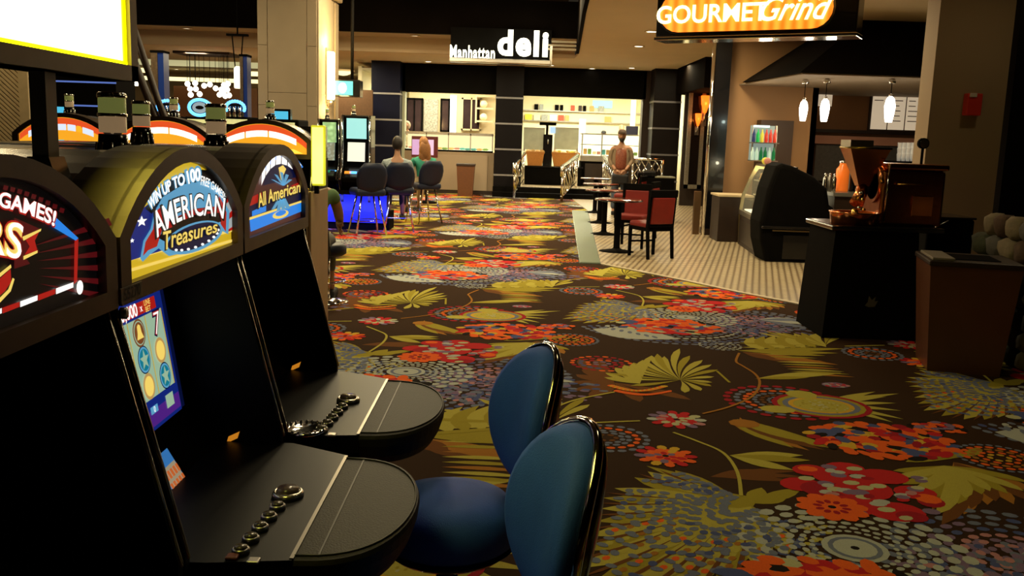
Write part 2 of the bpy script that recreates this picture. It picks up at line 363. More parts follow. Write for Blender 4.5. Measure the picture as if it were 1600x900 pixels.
# speckled leaf fan, far left of the red flower's neighbour
# yellow petals row (left, by the slot machine chairs)
for i in range(7): x = 703+i*26; blade(8, ['ol2', 'ol'][i % 2], G2(x, 677-i*2), G2(x+20, 636-i*2), .13, .12, belly=.4)
for i in range(9): blade(6+i % 2, ['ol2', 'ol', 'amb'][i % 3], G2(690, 690+i*8), G2(800+i*4, 692+i*9), .05, .03, belly=.5)
for i in range(150):
    a = rg.random()*6.28; q = math.sqrt(rg.random()); p = G2(735, 608)+Vector((q*.34*math.cos(a), q*.36*math.sin(a))); ell(6+i % 2, rg.choice(['lav', 'blue', 'pink', 'slate', 'lav']), p, .026, .02, a, 7)
# vines
stem(10, 'ol2', [(1052, 676), (1090, 690), (1130, 708), (1152, 738), (1158, 775)]); blade(9, 'ol2', G2(1140, 712), G2(1255, 712), .1, .02); blade(9, 'ol', G2(1140, 712), G2(1266, 720), .1, -.01); blade(9, 'ol2', G2(1140, 712), G2(1240, 735), .1, -.03)
stem(16, 'amb', [(1098, 647), (1140, 636), (1175, 620), (1187, 600), (1180, 585), (1160, 572), (1150, 565), (1155, 552)]); stem(12, 'ol2', [(860, 640), (900, 625), (960, 613)])
stem(10, 'ol2', [(905, 662), (950, 660), (1000, 658)]); stem(10, 'ol', [(1120, 580), (1140, 598)])
V1 = Vector((-2.0903, 2.5428)); V2 = Vector((2.2822, 2.2737))
fl = MB(); fl.m(cmat('base')); fl.add([(-18, -5, 0), (14, -5, 0), (14, 34, 0), (-18, 34, 0)], [(0, 1, 2, 3)])
for k in CK: fl.m(cmat(k))
SH.sort(key=lambda s: s[0])
for rank, (L, c, pts) in enumerate(SH):
    ci = CK.index(c); z = .0004+rank*1.1e-6; cx = pts[0][0]; cy = pts[0][1]
    for i in range(-4, 11):
        for j in range(-7, 8):
            dx = V1.x*i+V2.x*j; dy = V1.y*i+V2.y*j; x = cx+dx; y = cy+dy
            if not (.5 < y < 25.2 and -9 < x < 8 and abs(x) < .62*y+2.2): continue
            if x > 1.9 and y > 12 or x > 6: continue
            o = len(fl.v); fl.v += [(p[0]+dx, p[1]+dy, z) for p in pts]; fl.f.append(list(range(o, o+len(pts)))); fl.mi.append(ci); fl.sm.append(False)
# make each face look up
for i, f in enumerate(fl.f[1:], 1):
    a, b, c = (fl.v[f[0]], fl.v[f[len(f)//3]], fl.v[f[2*len(f)//3]])
    if (b[0]-a[0])*(c[1]-a[1])-(b[1]-a[1])*(c[0]-a[0]) < 0: f.reverse()
struct('floor', fl, label='brown casino carpet with large woven flowers, ferns and dotted medallions')
# tile floor of the cafe
def tile_mat():
    m = bpy.data.materials.new('cafe_floor_tiles'); m.use_nodes = True; nt = m.node_tree; b = nt.nodes['Principled BSDF']
    tc = nt.nodes.new('ShaderNodeTexCoord'); mp = nt.nodes.new('ShaderNodeMapping'); mp.inputs['Rotation'].default_value = (0, 0, math.radians(-12))
    br = nt.nodes.new('ShaderNodeTexBrick'); br.offset = .5; br.inputs['Scale'].default_value = 1; br.inputs['Brick Width'].default_value = .085; br.inputs['Row Height'].default_value = .085
    br.inputs['Mortar Size'].default_value = .016; br.inputs['Color1'].default_value = (.62, .52, .33, 1); br.inputs['Color2'].default_value = (.56, .46, .28, 1); br.inputs['Mortar'].default_value = (.16, .11, .06, 1)
    nt.links.new(tc.outputs['Object'], mp.inputs[0]); nt.links.new(mp.outputs[0], br.inputs['Vector']); nt.links.new(br.outputs['Color'], b.inputs['Base Color'])
    b.inputs['Roughness'].default_value = .38; return m
tf = MB(); tf.prism([(1.12, 11.7), (1.97, 10.5), (2.4, 9.8), (3.06, 8.9), (4.0, 8.1), (5.2, 7.8), (12, 7.8), (12, 32), (1.3, 32), (1.5, 24.4), (1.62, 20.5)], .0, .012, 'z')
struct('tile_floor', tf, tile_mat(), label='cream small-tile cafe floor')
tm = MB(); tm.prism([(1.12, 11.7), (1.97, 10.5), (2.4, 9.8), (3.06, 8.9), (4.0, 8.1), (5.2, 7.8), (5.2, 7.86), (4.02, 8.16), (3.11, 8.95), (2.45, 9.84), (2.02, 10.54), (1.14, 11.76)], .0, .016, 'z')
struct('trim_1', tm, mat('threshold_cream', (.6, .52, .36), .4), label='pale threshold strip where carpet meets tile')
# ribbed tactile mat
mt = thing('ribbed_floor_mat', 'long pale green ribbed strip laid between carpet and cafe tiles', 'floor mat', (.97, 11.75, 0))
GM = mat('ribbed_glass_grey', (.26, .32, .25), .25, .3, noise=.15, nscale=30)
def strip_w(y): t = (y-11.75)/8.7; return .85+t*.41, 1.12+t*.49
b_ = MB(); a0 = strip_w(11.75); a1 = strip_w(20.4); b_.prism([(a0[0]-.97, 0), (a0[1]-.97, 0), (a1[1]-.97, 8.65), (a1[0]-.97, 8.65)], .0, .014, 'z'); b_.obj('mat_base', GM, mt)
r_ = MB()
for i in range(230):
    y = 11.78+i*.0374; u = strip_w(y); r_.box(u[0]-.96, u[1]-.98, y-11.75, y-11.75+.016, .014, .021)
tag(r_.obj('rib', mat('rib_pale', (.36, .42, .33), .3, .3), mt), kind='stuff')
# ------------------------------------------------------------ room shell
def sbox(name, m, *a, label=None): return struct(name, MB().box(*a), m, label=label)
TIN = mat('pressed_tin_ceiling', (.07, .035, .015), .35, .6, noise=.7, nscale=3, bump=.6, bscale=5)
sbox('ceiling', TIN, -18, 1.0, -5, 20.5, 4.45, 4.55, label='dark bronze pressed ceiling over the casino')
sbox('ceiling_dark', BLKM, 1.0, 14, -5, 8.0, 4.45, 4.55)
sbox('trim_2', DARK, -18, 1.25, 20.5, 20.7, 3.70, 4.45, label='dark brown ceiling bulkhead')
sbox('trim_3', TAN, -18, 1.3, 20.7, 21.78, 3.71, 3.76)
sbox('trim_4', mat('tan_fascia', (.5, .38, .24), .8), -18, 1.26, 21.76, 21.9, 3.385, 3.72, label='tan fascia under the dark bulkhead')
cc = MB(); cc.prism([(-18, 21.8), (1.28, 21.8), (1.28, 20.6), (1.15, 18), (.95, 14), (.85, 11.5), (.9, 9), (1.3, 7.0), (14, 7.0), (14, 34), (-18, 34)], 3.40, 3.46, 'z')
struct('ceiling_cream', cc, CREAM, label='cream painted ceiling with recessed downlights')
ce = MB(); ce.prism([(1.28, 20.6), (1.15, 18), (.95, 14), (.85, 11.5), (.9, 9), (1.3, 7.0), (1.24, 7.0), (.84, 9), (.79, 11.5), (.89, 14), (1.09, 18), (1.22, 20.6)], 3.38, 4.45, 'z')
struct('trim_5', ce, DARK, label='dark edge of the raised casino ceiling')
for i, (z0, z1, e) in enumerate([(3.42, 3.46, .1), (3.50, 3.54, .07), (3.58, 3.62, .04)]): sbox('trim_%d' % (6+i), TAN, .6, 1.2, 20.42-e, 20.5, z0, z1)
sbox('wall_left', TAN, -18.1, -18, -5, 34, 0, 4.5)
sbox('wall_back', mat('back_wall_tan', (.45, .34, .2), .8, noise=.1, nscale=1), -18, 14, 33.9, 34, 0, 3.5)
sbox('wall_right', DARK, 13.9, 14, -5, 34, 0, 4.5)
sbox('wall_front', DARK, -18, 14, -5.1, -5, 0, 4.5)
# recessed lights in the ceilings
LAMP = glow('lamp_lens', (1, .9, .66), 9)
def downlight(px, py, z, lab, r=.09):
    d = ray(px, py); t = (z-EYE)/d.z; x, y = d.x*t, d.y*t
    o = thing('recessed_light', lab, 'ceiling light', (x, y, z), group='recessed ceiling lights')
    P1('trim_ring', CREAM, o, 'lathe', [(r*1.3, 0), (r*1.3, -.012), (r, -.012), (r, 0)], n=18); P1('lens', LAMP, o, 'lathe', [(r, -.004), (r, -.001)], n=18)
for a in [(669, 96, 3.4, 'recessed light in cream ceiling left of the deli sign'), (861, 102, 3.4, 'recessed light in ceiling just right of the dark pillar'), (925, 107, 3.4, 'recessed light midway over the right deli opening'), (987, 106, 3.4, 'recessed light over the right end of the deli opening'),
          (998, 72, 3.4, 'recessed light between deli and the orange sign, nearer one'), (1018, 49, 3.4, 'recessed light beside the lower left corner of the orange sign'),
          (329, 88, 3.4, 'recessed light above the globe chandelier'), (276, 108, 3.4, 'recessed light right of the lattice post')]: downlight(*a)
for xx, lab in ((at(292, 58, 21.1).x, 'dim recessed light in the tan soffit left of the column'), (at(648, 67, 21.1).x, 'dim recessed light in the tan soffit over the deli')):
    o = thing('recessed_light', lab, 'ceiling light', (xx, 21.1, 3.7), group='recessed ceiling lights'); P1('trim_ring', CREAM, o, 'lathe', [(.12, 0), (.12, -.012), (.08, -.012), (.08, 0)], n=18); P1('lens', glow('lamp_dim', (1, .85, .6), 1.2), o, 'lathe', [(.08, -.004), (.08, -.001)], n=18)
# deli: pillars, header, side posts
def pillar(px0, px1, Y, top, lab, m, dz=(1.88, 2.55, 1.21)):
    x0 = at(px0, 150, Y).x; x1 = at(px1, 150, Y).x; w = x1-x0
    o = thing('square_pillar', lab, 'pillar', ((x0+x1)/2, Y+w/2, 0), group='dark deli pillars')
    P1('shaft', m, o, 'box', -w/2, w/2, -w/2, w/2, 0, top)
    for z in (.53,)+tuple(dz): P1('metal_band', GREYM, o, 'box', -w/2-.012, w/2+.012, -w/2-.012, w/2+.012, z, z+.045)
    return o
pillar(580, 625, 24.6, 3.4, 'dark navy square pillar behind the slot players, silver banded', NAVY)
pillar(775, 818, 24.9, 3.4, 'dark square pillar between the two deli openings', mat('pillar_black', (.004, .003, .004), .45, spec=.15, noise=.2))
pillar(1022, 1065, 24.2, 3.4, 'dark brown square pillar right of the deli opening', mat('pillar_brown', (.008, .005, .004), .45, spec=.2, noise=.3, nscale=5))
PX = lambda px, Y=25: at(px, 150, Y).x
HZ0, HZ1 = 2.66, 3.22
sbox('wall_deli_header', BLKM, PX(600), PX(1010), 25.1, 25.4, HZ0, 3.4, label='black header over the deli openings')
sbox('wall_deli_left', mat('grey_green_post', (.4, .42, .3), .6), PX(622), PX(632), 25.1, 25.5, 0, 3.4)
sbox('wall_deli_right', WOODD, PX(1006), PX(1020), 25.1, 25.5, .25, 3.4, label='brown jamb of the deli opening')
sbox('wall_deli_jamb', CREAM, PX(1019), PX(1027), 25.3, 25.6, .25, 2.7)
sbox('ceiling_deli', mat('deli_ceiling', (.75, .7, .5), .8), -4.2, 5, 25.4, 30.5, 3.2, 3.26)
DW = mat('deli_back_wall', (.8, .74, .5), .7, noise=.04)
sbox('wall_deli_back', DW, -4.2, 5, 30, 30.1, 0, 3.3, label='brightly lit cream back wall of the deli')
sbox('wall_deli_partition', CREAM, PX(632)-.3, PX(775), 28.68, 28.78, 0, 3.2, label='cream partition with dark glass panels behind deli counter')
sbox('wall_deli_side', DW, -4.3, -4.2, 25.4, 30.1, 0, 3.3)
sbox('wall_deli_side_right', DW, 4.5, 4.6, 25.6, 30.1, 0, 3.3)
st = MB().box(-.55, 3.9, 24.9, 30.1, .14, .26); struct('floor_deli', st, MATS.get('x') or bpy.data.materials['cafe_floor_tiles'])
sbox('trim_9', BLKM, -.6, 3.9, 24.35, 24.65, 0, .13, label='dark lower step up to the deli')
sbox('trim_10', BLKM, -.6, 3.9, 24.65, 24.95, 0, .255, label='dark upper step up to the deli')
# far right corridor dark wall with mosaic mirror frame
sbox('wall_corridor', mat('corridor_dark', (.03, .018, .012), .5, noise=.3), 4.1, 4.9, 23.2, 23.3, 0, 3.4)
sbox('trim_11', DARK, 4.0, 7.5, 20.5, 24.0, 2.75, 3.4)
MOS = mat('silver_mosaic', (.5, .47, .38), .3, .7, noise=.9, nscale=60)
mf = thing('mosaic_mirror', 'tall dark mirror in silver mosaic frame beside the deli', 'mirror', (4.3, 22.9, .6))
mx = (at(1074, 200, 22.9).x, at(1100, 200, 22.9).x); z0 = at(1085, 295, 22.9).z-.6; z1 = at(1085, 128, 22.9).z-.6
fr = MB(); a, b = mx[0]-4.3, mx[1]-4.3
for q in ((a, a+.09, z0, z1), (b-.09, b, z0, z1), (a, b, z0, z0+.1), (a, b, z1-.1, z1)): fr.box(q[0], q[1], -.03, .05, q[2], q[3])
fr.obj('frame', MOS, mf); P1('glass', mat('dark_mirror', (.03, .02, .015), .08, .6), mf, 'box', a+.08, b-.08, 0, .02, z0+.05, z1-.05)
AMB = glow('amber_glass', (1, .13, .008), 2.6)
for px, py, Y, s, lab in ((1102, 163, 22.75, 1.14, 'larger glowing amber glass sconce left of the chrome post'), (1091, 187, 22.75, .82, 'smaller glowing amber sconce lower left, in front of mirror')):
    p = at(px, py, Y); o = thing('amber_sconce', lab, 'wall lamp', p, group='amber sconces')
    P1('shade', AMB, o, 'lathe', [(.03*s, -.18*s), (.085*s, .0), (.10*s, .17*s), (.085*s, .18*s)], n=14); P1('bracket', STEEL, o, 'tube', [(0, 0, -.18*s), (0, 0, -.30*s), (0, .12, -.36*s)], .02*s)
    P1('back_plate', STEEL, o, 'box', -.06*s, .06*s, .1, .13, -.45*s, -.2*s)
    point(p.x, p.y-.15, p.z, 4, (1, .3, .05))
sbox('wall_corridor_right', DARK, 4.75, 4.85, 17.2, 23.2, 0, 3.4)
# chrome edged black pylon at the coffee bar corner
x0 = at(1112, 200, 15.9).x; x1 = at(1136, 200, 15.9).x
py_ = thing('black_pylon', 'tall black pylon with chrome edge at the left corner of coffee bar', 'post', (x0, 15.9, 0))
P1('shaft', BLK, py_, 'box', 0, x1-x0, 0, .35, 0, 3.38)
P1('chrome_edge', CHROME, py_, 'tube', [(-.04, -.03, .0), (-.04, -.03, 3.38)], .035); P1('bronze_panel', mat('bronze_panel', (.2, .12, .06), .3, .7), py_, 'box', -.2, -.09, .05, .15, 0, .75)
P1('kick_plate', WOODD, py_, 'box', -.02, x1-x0+.02, -.02, .36, 0, .12)
# coffee bar room
xw0 = at(1134, 200, 16.2).x; xw1 = at(1275, 200, 16.2).x
WB = mat('mocha_wall', (.36, .20, .085), .6, noise=.06, nscale=2)
sbox('wall_coffee', WB, xw0, xw1, 16.2, 16.3, 0, 3.4, label='mocha painted wall behind the pastry case')
sbox('wall_coffee_side', WB, xw1-.1, xw1, 16.2, 19, 0, 3.4)
sbox('wall_coffee_back', mat('brown_back_wall', (.3, .14, .05), .6, noise=.08), xw1-.1, 9.5, 18.4, 18.5, 0, 3.4, label='brown back wall of the coffee bar')
# dark canopy with chamfered corner
cp = MB(); zt = 3.4
B = [(at(1160, 125, 15.7).x, 15.7), (at(1250, 116, 13.2).x, 13.2), (9.5, 13.2), (9.5, 13.6), (at(1256, 116, 13.2).x+.1, 13.6), (at(1170, 125, 15.7).x+.15, 15.9)]
Tt = [(at(1290, 60, 15.2).x, 15.4), (at(1360, 40, 13.6).x, 13.9), (9.5, 13.9), (9.5, 14.0), (at(1360, 40, 13.6).x+.1, 14.1), (at(1290, 60, 15.2).x+.15, 15.5)]
vs = [(x, y, 2.58) for x, y in B]+[(x, y, 3.4) for x, y in Tt]; n = 6
cp.add(vs, [tuple(range(n))[::-1], tuple(range(n, 2*n))]+[(i, (i+1) % n, n+(i+1) % n, n+i) for i in range(n)])
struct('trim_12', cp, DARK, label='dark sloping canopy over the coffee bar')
# big beige pillar on the right with fire alarm
bx0, bx1 = at(1450, 200, 9.6).x, at(1578, 200, 9.6).x
PB = mat('pillar_taupe', (.27, .19, .11), .75, noise=.05, nscale=2)
bp_ = thing('broad_taupe_pillar', 'broad plain taupe pillar on the right behind the roaster', 'pillar', ((bx0+bx1)/2, 10.1, 0))
hw = (bx1-bx0)/2; P1('shaft', PB, bp_, 'box', -hw, hw, -.5, -.2, 0, 3.4); P1('base_moulding', WOODD, bp_, 'box', -hw-.02, hw+.02, -.52, -.18, 0, .15)
p = at(1518, 162, 9.57); fa = thing('fire_alarm', 'small red fire alarm strobe high on the taupe pillar', 'fire alarm', p)
P1('housing', mat('alarm_red', (.5, .03, .015), .35), fa, 'rbox', -.075, .075, -.07, .03, -.12, .10, .01)
P1('strobe_lens', mat('strobe_lens', (.5, .45, .4), .15), fa, 'rbox', -.06, .01, -.085, -.06, .06, .10, .005)
sbox('wall_right_dark', DARK, at(1575, 200, 8.3).x, 9, 8.3, 8.4, 0, 3.4, label='dark wall behind the stone pier')
# mezzanine column with sconce
cx0, cx1 = at(403, 120, 16.5).x, at(495, 120, 16.5).x
col = thing('stone_column', 'large square beige stone clad column with glowing sconce on its side', 'column', ((cx0+cx1)/2, 16.5, 0))
hw = (cx1-cx0)/2
sh = MB().box(-hw+.015, hw-.015, .015, 1.85, 0, 4.45); sh.obj('core', TAN, col)
pw = [(-hw, -hw+.17), (-hw+.175, hw-.175), (hw-.17, hw)]
for zi, (za, zb) in enumerate([(0, 1.55), (1.555, 2.35 if 0 else 1.72), (1.725, 3.72)]): pass
for (a, b), zs in zip(pw, ([0, 1.1, 1.98, 3.0, 4.02, 4.3], [0, 1.3, 2.2, 4.02], [0, 1.1, 1.98, 3.0, 4.02])):
    zs = zs+[4.45] if zs[-1] < 4.45 else zs
    for z0, z1 in zip(zs, zs[1:]): P1('stone_panel', STONE, col, 'rbox', a, b-.004, 0, .03, z0+.003, z1-.003, .004)
for a, b in ((0.02, .3), (1.55, 1.84)): P1('side_pilaster', STONE, col, 'rbox', hw-.03, hw+.03, a, b, 0, 3.95, .01)
for z0, z1 in ((0, 1.3), (1.305, 2.2), (2.205, 3.95)): P1('side_panel', STONE, col, 'box', hw-.03, hw, .3, 1.55, z0, z1)
P1('cornice', STONE, col, 'rbox', -hw-.03, hw+.1, -.03, 1.9, 3.98, 4.12, .03); P1('cornice_cap', STONE, col, 'rbox', -hw-.05, hw+.16, -.05, 1.95, 4.12, 4.2, .02)
SC = glow('sconce_glass', (1, .72, .22), 14)
sc = thing('column_sconce', 'bright cylindrical glass sconce on the right side of stone column', 'wall lamp', ((cx0+cx1)/2+hw+.05, 17.35, 2.55))
P1('shade', SC, sc, 'lathe', [(.08, -.42), (.10, -.4), (.10, .42), (.08, .44)], n=18)
P1('back_plate', STEEL, sc, 'box', -.05, -.02, -.12, .12, -.5, .5); P1('finial', STEEL, sc, 'lathe', [(.02, -.55), (.07, -.47), (.12, -.42)], n=12)
point((cx0+cx1)/2+hw+.22, 17.3, 3.15, 45, (1, .68, .25), .08); point((cx0+cx1)/2+hw+.22, 17.2, 1.95, 25, (1, .68, .25), .08)
ORD = ['leftmost', 'second', 'third', 'fourth', 'fifth', 'sixth', 'seventh', 'eighth', 'ninth', 'tenth', 'eleventh', 'twelfth', 'thirteenth', 'fourteenth']
# ------------------------------------------------------------ deli interior
GLASSW = glow('display_light', (1, .95, .62), 1.5)
def pbox(px0, px1, py0, py1, Y, d):      # box extents from picture edges at depth Y
    a = at(px0, (py0+py1)/2, Y); b = at(px1, (py0+py1)/2, Y); t = at((px0+px1)/2, py0, Y).z; u = at((px0+px1)/2, py1, Y).z
    return a.x, b.x, Y, Y+d, u, t
def T0(name, lab, cat, ext, group=None):
    x0, x1, y0, y1, z0, z1 = ext; return thing(name, lab, cat, ((x0+x1)/2, (y0+y1)/2, z0), group=group), (x1-x0)/2, (y1-y0)/2, z1-z0
# left counter with lit glass display
x0, x1, y0, y1, z0, z1 = pbox(630, 771, 237, 304, 25.2, 1.0)
dc = thing('deli_counter', 'brown fronted deli counter with lit glass display on top', 'counter', ((x0+x1)/2, 25.7, 0)); w = (x1-x0)/2
CT = mat('taupe_counter', (.26, .19, .12), .6, noise=.08, nscale=3)
zt = at(700, 237, 25.2).z; zd = at(700, 208, 25.2).z
P1('counter_front', CT, dc, 'box', -w, w, -.5, .5, 0, zt); P1('front_panel', mat('taupe_panel', (.3, .225, .15), .6), dc, 'box', -.75, 1.05, -.53, -.5, .1, zt-.08)
P1('counter_front', WOODD, dc, 'box', -w, w, -.51, .51, 0, .1)
P1('display_floor', GLASSW, dc, 'box', -w, w-.05, -.3, .45, zt+.01, zt+.05); P1('display_back', glow('display_cream', (.9, .8, .45), .9), dc, 'box', -w, w-.05, .42, .46, zt+.05, zd-.05)
P1('glass_top', mat('clear_glass', (.9, .95, .9), .03, alpha=.25), dc, 'box', -w, w-.03, -.45, .48, zd-.03, zd)
P1('top_rail', STEEL, dc, 'box', -w, w-.03, -.47, -.44, zd-.05, zd+.02); P1('bottom_rail', BLKM, dc, 'box', -w, w-.03, -.49, -.44, zt, zt+.05)
for i in range(5): P1('mullion', STEEL, dc, 'box', -w+i*(2*w-.06)/4, -w+i*(2*w-.06)/4+.025, -.47, -.44, zt, zd)
FOOD = [mat('food_%s' % n, c, .6, noise=.3, nscale=30) for n, c in (('bread', (.6, .35, .12)), ('salad', (.2, .35, .08)), ('cream', (.8, .7, .45)), ('pink', (.6, .25, .2)), ('teal', (.1, .4, .4)))]
rg = random.Random(11)
for i in range(14):
    x = -w+.15+i*(2*w-.4)/13
    tr = tag(MB().lathe([(.05, 0), (.085, .012), (.08, .045), (.04, .06)], n=10).obj('pastry_tray', FOOD[rg.randrange(5)], None, ((x0+x1)/2+x, 25.45+rg.uniform(0, .35), zt+.05)), ORD[i]+' food plate from the left in the lit deli counter display', 'food', 'food plates in the deli counter')
# panels behind the left opening (Y about 28.5)
def dpanel(n, lab, cat, px0, px1, py0, py1, m, Y=28.6, d=.06): 
    e = pbox(px0, px1, py0, py1, Y, d); return tag(MB().rbox(*e, min(.01, d/3)).obj(n, m), lab, cat)
MOSW = mat('white_pebble_mosaic', (.34, .32, .26), .5, noise=.98, nscale=22)
def framed(n, lab, cat, px0, px1, py0, py1, mf_, mg, Y=28.6, bars=0, group=None):
    x0, x1, y0, y1, z0, z1 = pbox(px0, px1, py0, py1, Y, .06); o = thing(n, lab, cat, ((x0+x1)/2, Y, z0), group=group); w = (x1-x0)/2; h = z1-z0; t = .05
    f = MB(); [f.box(*q) for q in ((-w, -w+t, -.03, .05, 0, h), (w-t, w, -.03, .05, 0, h), (-w, w, -.03, .05, 0, t), (-w, w, -.03, .05, h-t, h))]; f.obj('frame', mf_, o)
    P1('pane', mg, o, 'box', -w+t, w-t, 0, .02, t, h-t)
    for i in range(bars): xx = -w+(i+1)*2*w/(bars+1); P1('mullion', mf_, o, 'box', xx-.02, xx+.02, -.03, .03, 0, h)
    return o
WIN = mat('dark_window_reflection', (.05, .03, .03), .08, .2, noise=.8, nscale=1.5)
framed('dark_glass_panel', 'dark glass panel at the far left of the deli back wall', 'window', 634, 661, 153, 208, BLKM, WIN, bars=1)
dpanel('wall_panel', 'white pebble patterned wall panel in the left deli opening', 'wall panel', 662, 684, 155, 206, MOSW)
framed('dark_glass_panel', 'narrow dark glass panel right of the white patterned panel', 'window', 688, 703, 154, 206, BLKM, WIN)
dpanel('lit_wall_strip', 'bright white lit vertical strip in left deli opening', 'wall light', 703, 713, 149, 207, glow('strip_light', (.95, .97, .9), 1.6))
framed('dark_glass_panel', 'wide dark glass panel right of the bright strip', 'window', 721, 752, 153, 204, CREAM, WIN, bars=1)
sh = thing('wall_shelf', 'narrow white shelf unit with dark niches by the dark pillar', 'shelf', at(754, 190, 28.5)); 
for i, z in enumerate((-.02, .36, .72)): P1('shelf_board', CREAM, sh, 'box', -.18, .3, -.2, .05, z, z+.05)
P1('side_board', CREAM, sh, 'box', -.22, -.18, -.2, .05, -.05, .78)
for i, z in enumerate((.03, .41)):
    p = at(755, 190, 28.4); tag(MB().ball((0, 0, .11), .11, 12).obj('bowl', FOOD[2], None, (p.x, 28.42, p.z+z)), ['cream round bowl on lower niche shelf of the deli', 'cream round bowl on upper niche shelf of the deli'][i], 'bowl')
# right opening: back wall boards, signage pictures
def board(px0, px1, py0, py1, m, lab, n='menu_card', cat='picture', g='small pictures on the deli back wall', Y=29.9): 
    e = pbox(px0, px1, py0, py1, Y, .04); q = pbox(878, 882, py0, py1, Y, .04); e = e[:4]+q[4:]; o = MB().rbox(*e, .008).obj(n, m); tag(o, lab, cat, g)
rg = random.Random(5)
cols1 = [BLKM, mat('pic_grey', (.3, .28, .22), .6), BLKM, mat('pic_red', (.45, .08, .04), .6), WOODD, BLKM, FOOD[0], WOODD, FOOD[0]]
for i, (a, b) in enumerate([(835, 841), (843, 849), (867, 873), (875, 880), (892, 898), (904, 909), (911, 916), (922, 928), (935, 944)]): board(a, b, 164, 173, [BLKM, cols1[1], BLKM, BLKM, cols1[3], WOODD, BLKM, FOOD[0], cols1[1]][i], ORD[i]+' small picture from the left in the upper row on the deli wall')
for i, (a, b) in enumerate([(820, 831), (834, 844), (846, 856), (859, 870), (872, 881), (883, 889), (945, 955)]): board(a, b, 180, 189, [mat('pic_yellow', (.8, .65, .05), .5), DW, cols1[1], mat('pic_white', (.9, .88, .8), .5), cols1[3], FOOD[0], FOOD[0]][i], ORD[i]+' small coloured picture from the left, lower row on deli wall', g='lower row pictures on the deli back wall')
for z, y in ((0, 173), (1, 189)): 
    e = pbox(818, 1003, y, y+1.6, 29.85, .14); q = pbox(878, 882, y, y+1.5, 29.9, .04); e = e[:4]+q[4:]; tag(MB().box(*e).obj('picture_ledge', STEEL), ['steel ledge under the upper row of deli pictures', 'steel ledge under the lower row of deli pictures'][z], 'shelf')
tag(MB().rbox(*pbox(926, 957, 157, 169, 29.93, .08), .01).obj('lit_menu_screen', glow('screen_cyan', (.45, .85, .85), .9)), 'pale blue lit screen high on the deli back wall', 'screen')
tag(MB().rbox(*pbox(985, 993, 156, 212, 29.8, .05), .01).obj('wall_light', GLASSW), 'tall bright wall panel at the right end of deli', 'wall light')
tag(MB().rbox(*(lambda e: e[:4]+(.26, e[5]))(pbox(905, 915, 186, 210, 28.5, .12)), .01).obj('white_dispenser', glow('disp_white', (1, 1, .85), 1.0)), 'bright white upright dispenser behind the deli salad bar', 'dispenser')
# frosted partitions, dispenser, baskets
FROST = mat('frosted_glass', (.55, .6, .5), .4, noise=.3, nscale=5, alpha=.85)
for a, b, lab in ((818, 851, 'frosted glass sneeze screen left of the black soda tower'), (866, 904, 'frosted glass sneeze screen right of the black soda tower')):
    x0, x1, y0, y1, z0, z1 = pbox(a, b, 200, 234, 26.6, .03); o = thing('glass_screen', lab, 'glass screen', ((x0+x1)/2, 26.6, z0)); w = (x1-x0)/2
    P1('pane', FROST, o, 'box', -w, w, 0, .02, 0, z1-z0); P1('edge_rail', STEEL, o, 'box', -w, w, -.01, .03, z1-z0-.02, z1-z0+.01); P1('foot_clamp', STEEL, o, 'box', -w, -w+.05, -.02, .04, -.05, .05); P1('foot_clamp', STEEL, o, 'box', w-.05, w, -.02, .04, -.05, .05)
x0, x1, y0, y1, z0, z1 = pbox(818, 909, 262, 284, 26.2, .8); zc = z1
o = thing('island_counter', 'low black service island behind the chrome rails', 'counter', ((x0+x1)/2, 26.6, .26)); w = (x1-x0)/2
P1('body', BLKM, o, 'box', -w, w, -.4, .4, 0, zc-.26); P1('counter_top', BLK, o, 'box', -w-.02, w+.02, -.43, .43, zc-.26, zc-.22)
WK = mat('wicker_orange', (.5, .2, .04), .7, noise=.5, nscale=60, bump=.6, bscale=120)
for a, b, lab in ((822, 850, 'orange wicker bread basket on the left of the island counter'), (862, 906, 'wide orange wicker basket with yellow packets on the island counter')):
    e = pbox(a, b, 240, 261, 26.2, .5); w = (e[1]-e[0])/2; o = thing('wicker_basket', lab, 'basket', ((e[0]+e[1])/2, 26.45, zc+.04)); h = e[5]-e[4]
    bm = MB(); vs = [(sx*w*k, sy*.25*k, z) for z, k in ((0, .8), (h, 1)) for sx, sy in ((-1, -1), (1, -1), (1, 1), (-1, 1))]; bm.add(vs, [(3, 2, 1, 0)]+[(i, (i+1) % 4, 4+(i+1) % 4, 4+i) for i in range(4)]); bm.obj('basket_body', WK, o)
    P1('rim', WK, o, 'tube', [(-w, -.25, h), (w, -.25, h), (w, .25, h), (-w, .25, h)], .018, 6, closed=True)
    for i in range(4 if w < .3 else 6): P1('bread_roll', [FOOD[0], mat('packet_yellow', (.6, .5, .05), .4), FOOD[2]][i % 3 if w > .3 else 0], o, 'ball', (-w*.75+i*w*1.5/(3 if w < .3 else 5), (-.08, .08)[i % 2], h+.0), .09, 10, 1, .9, .8)
e = pbox(848, 864, 191, 262, 26.5, .3); o = thing('soda_tower', 'black beverage tower with nozzles between two glass screens', 'drink dispenser', ((e[0]+e[1])/2, 26.65, zc+.04)); h = e[5]-zc-.04
P1('tower', BLK, o, 'box', -.13, .13, -.12, .12, 0, h*.72); P1('pole', BLKM, o, 'tube', [(-.03, 0, h*.7), (-.03, 0, h)], .035); P1('head', BLKM, o, 'box', -.25, .22, -.1, .1, h*.93, h); P1('nozzle', STEEL, o, 'tube', [(0, -.14, h*.6), (0, -.2, h*.6), (0, -.2, h*.5)], .015); P1('screen', glow('tower_screen', (.5, .75, 1), .9), o, 'box', .05, .2, -.125, -.12, h*.75, h*.9)
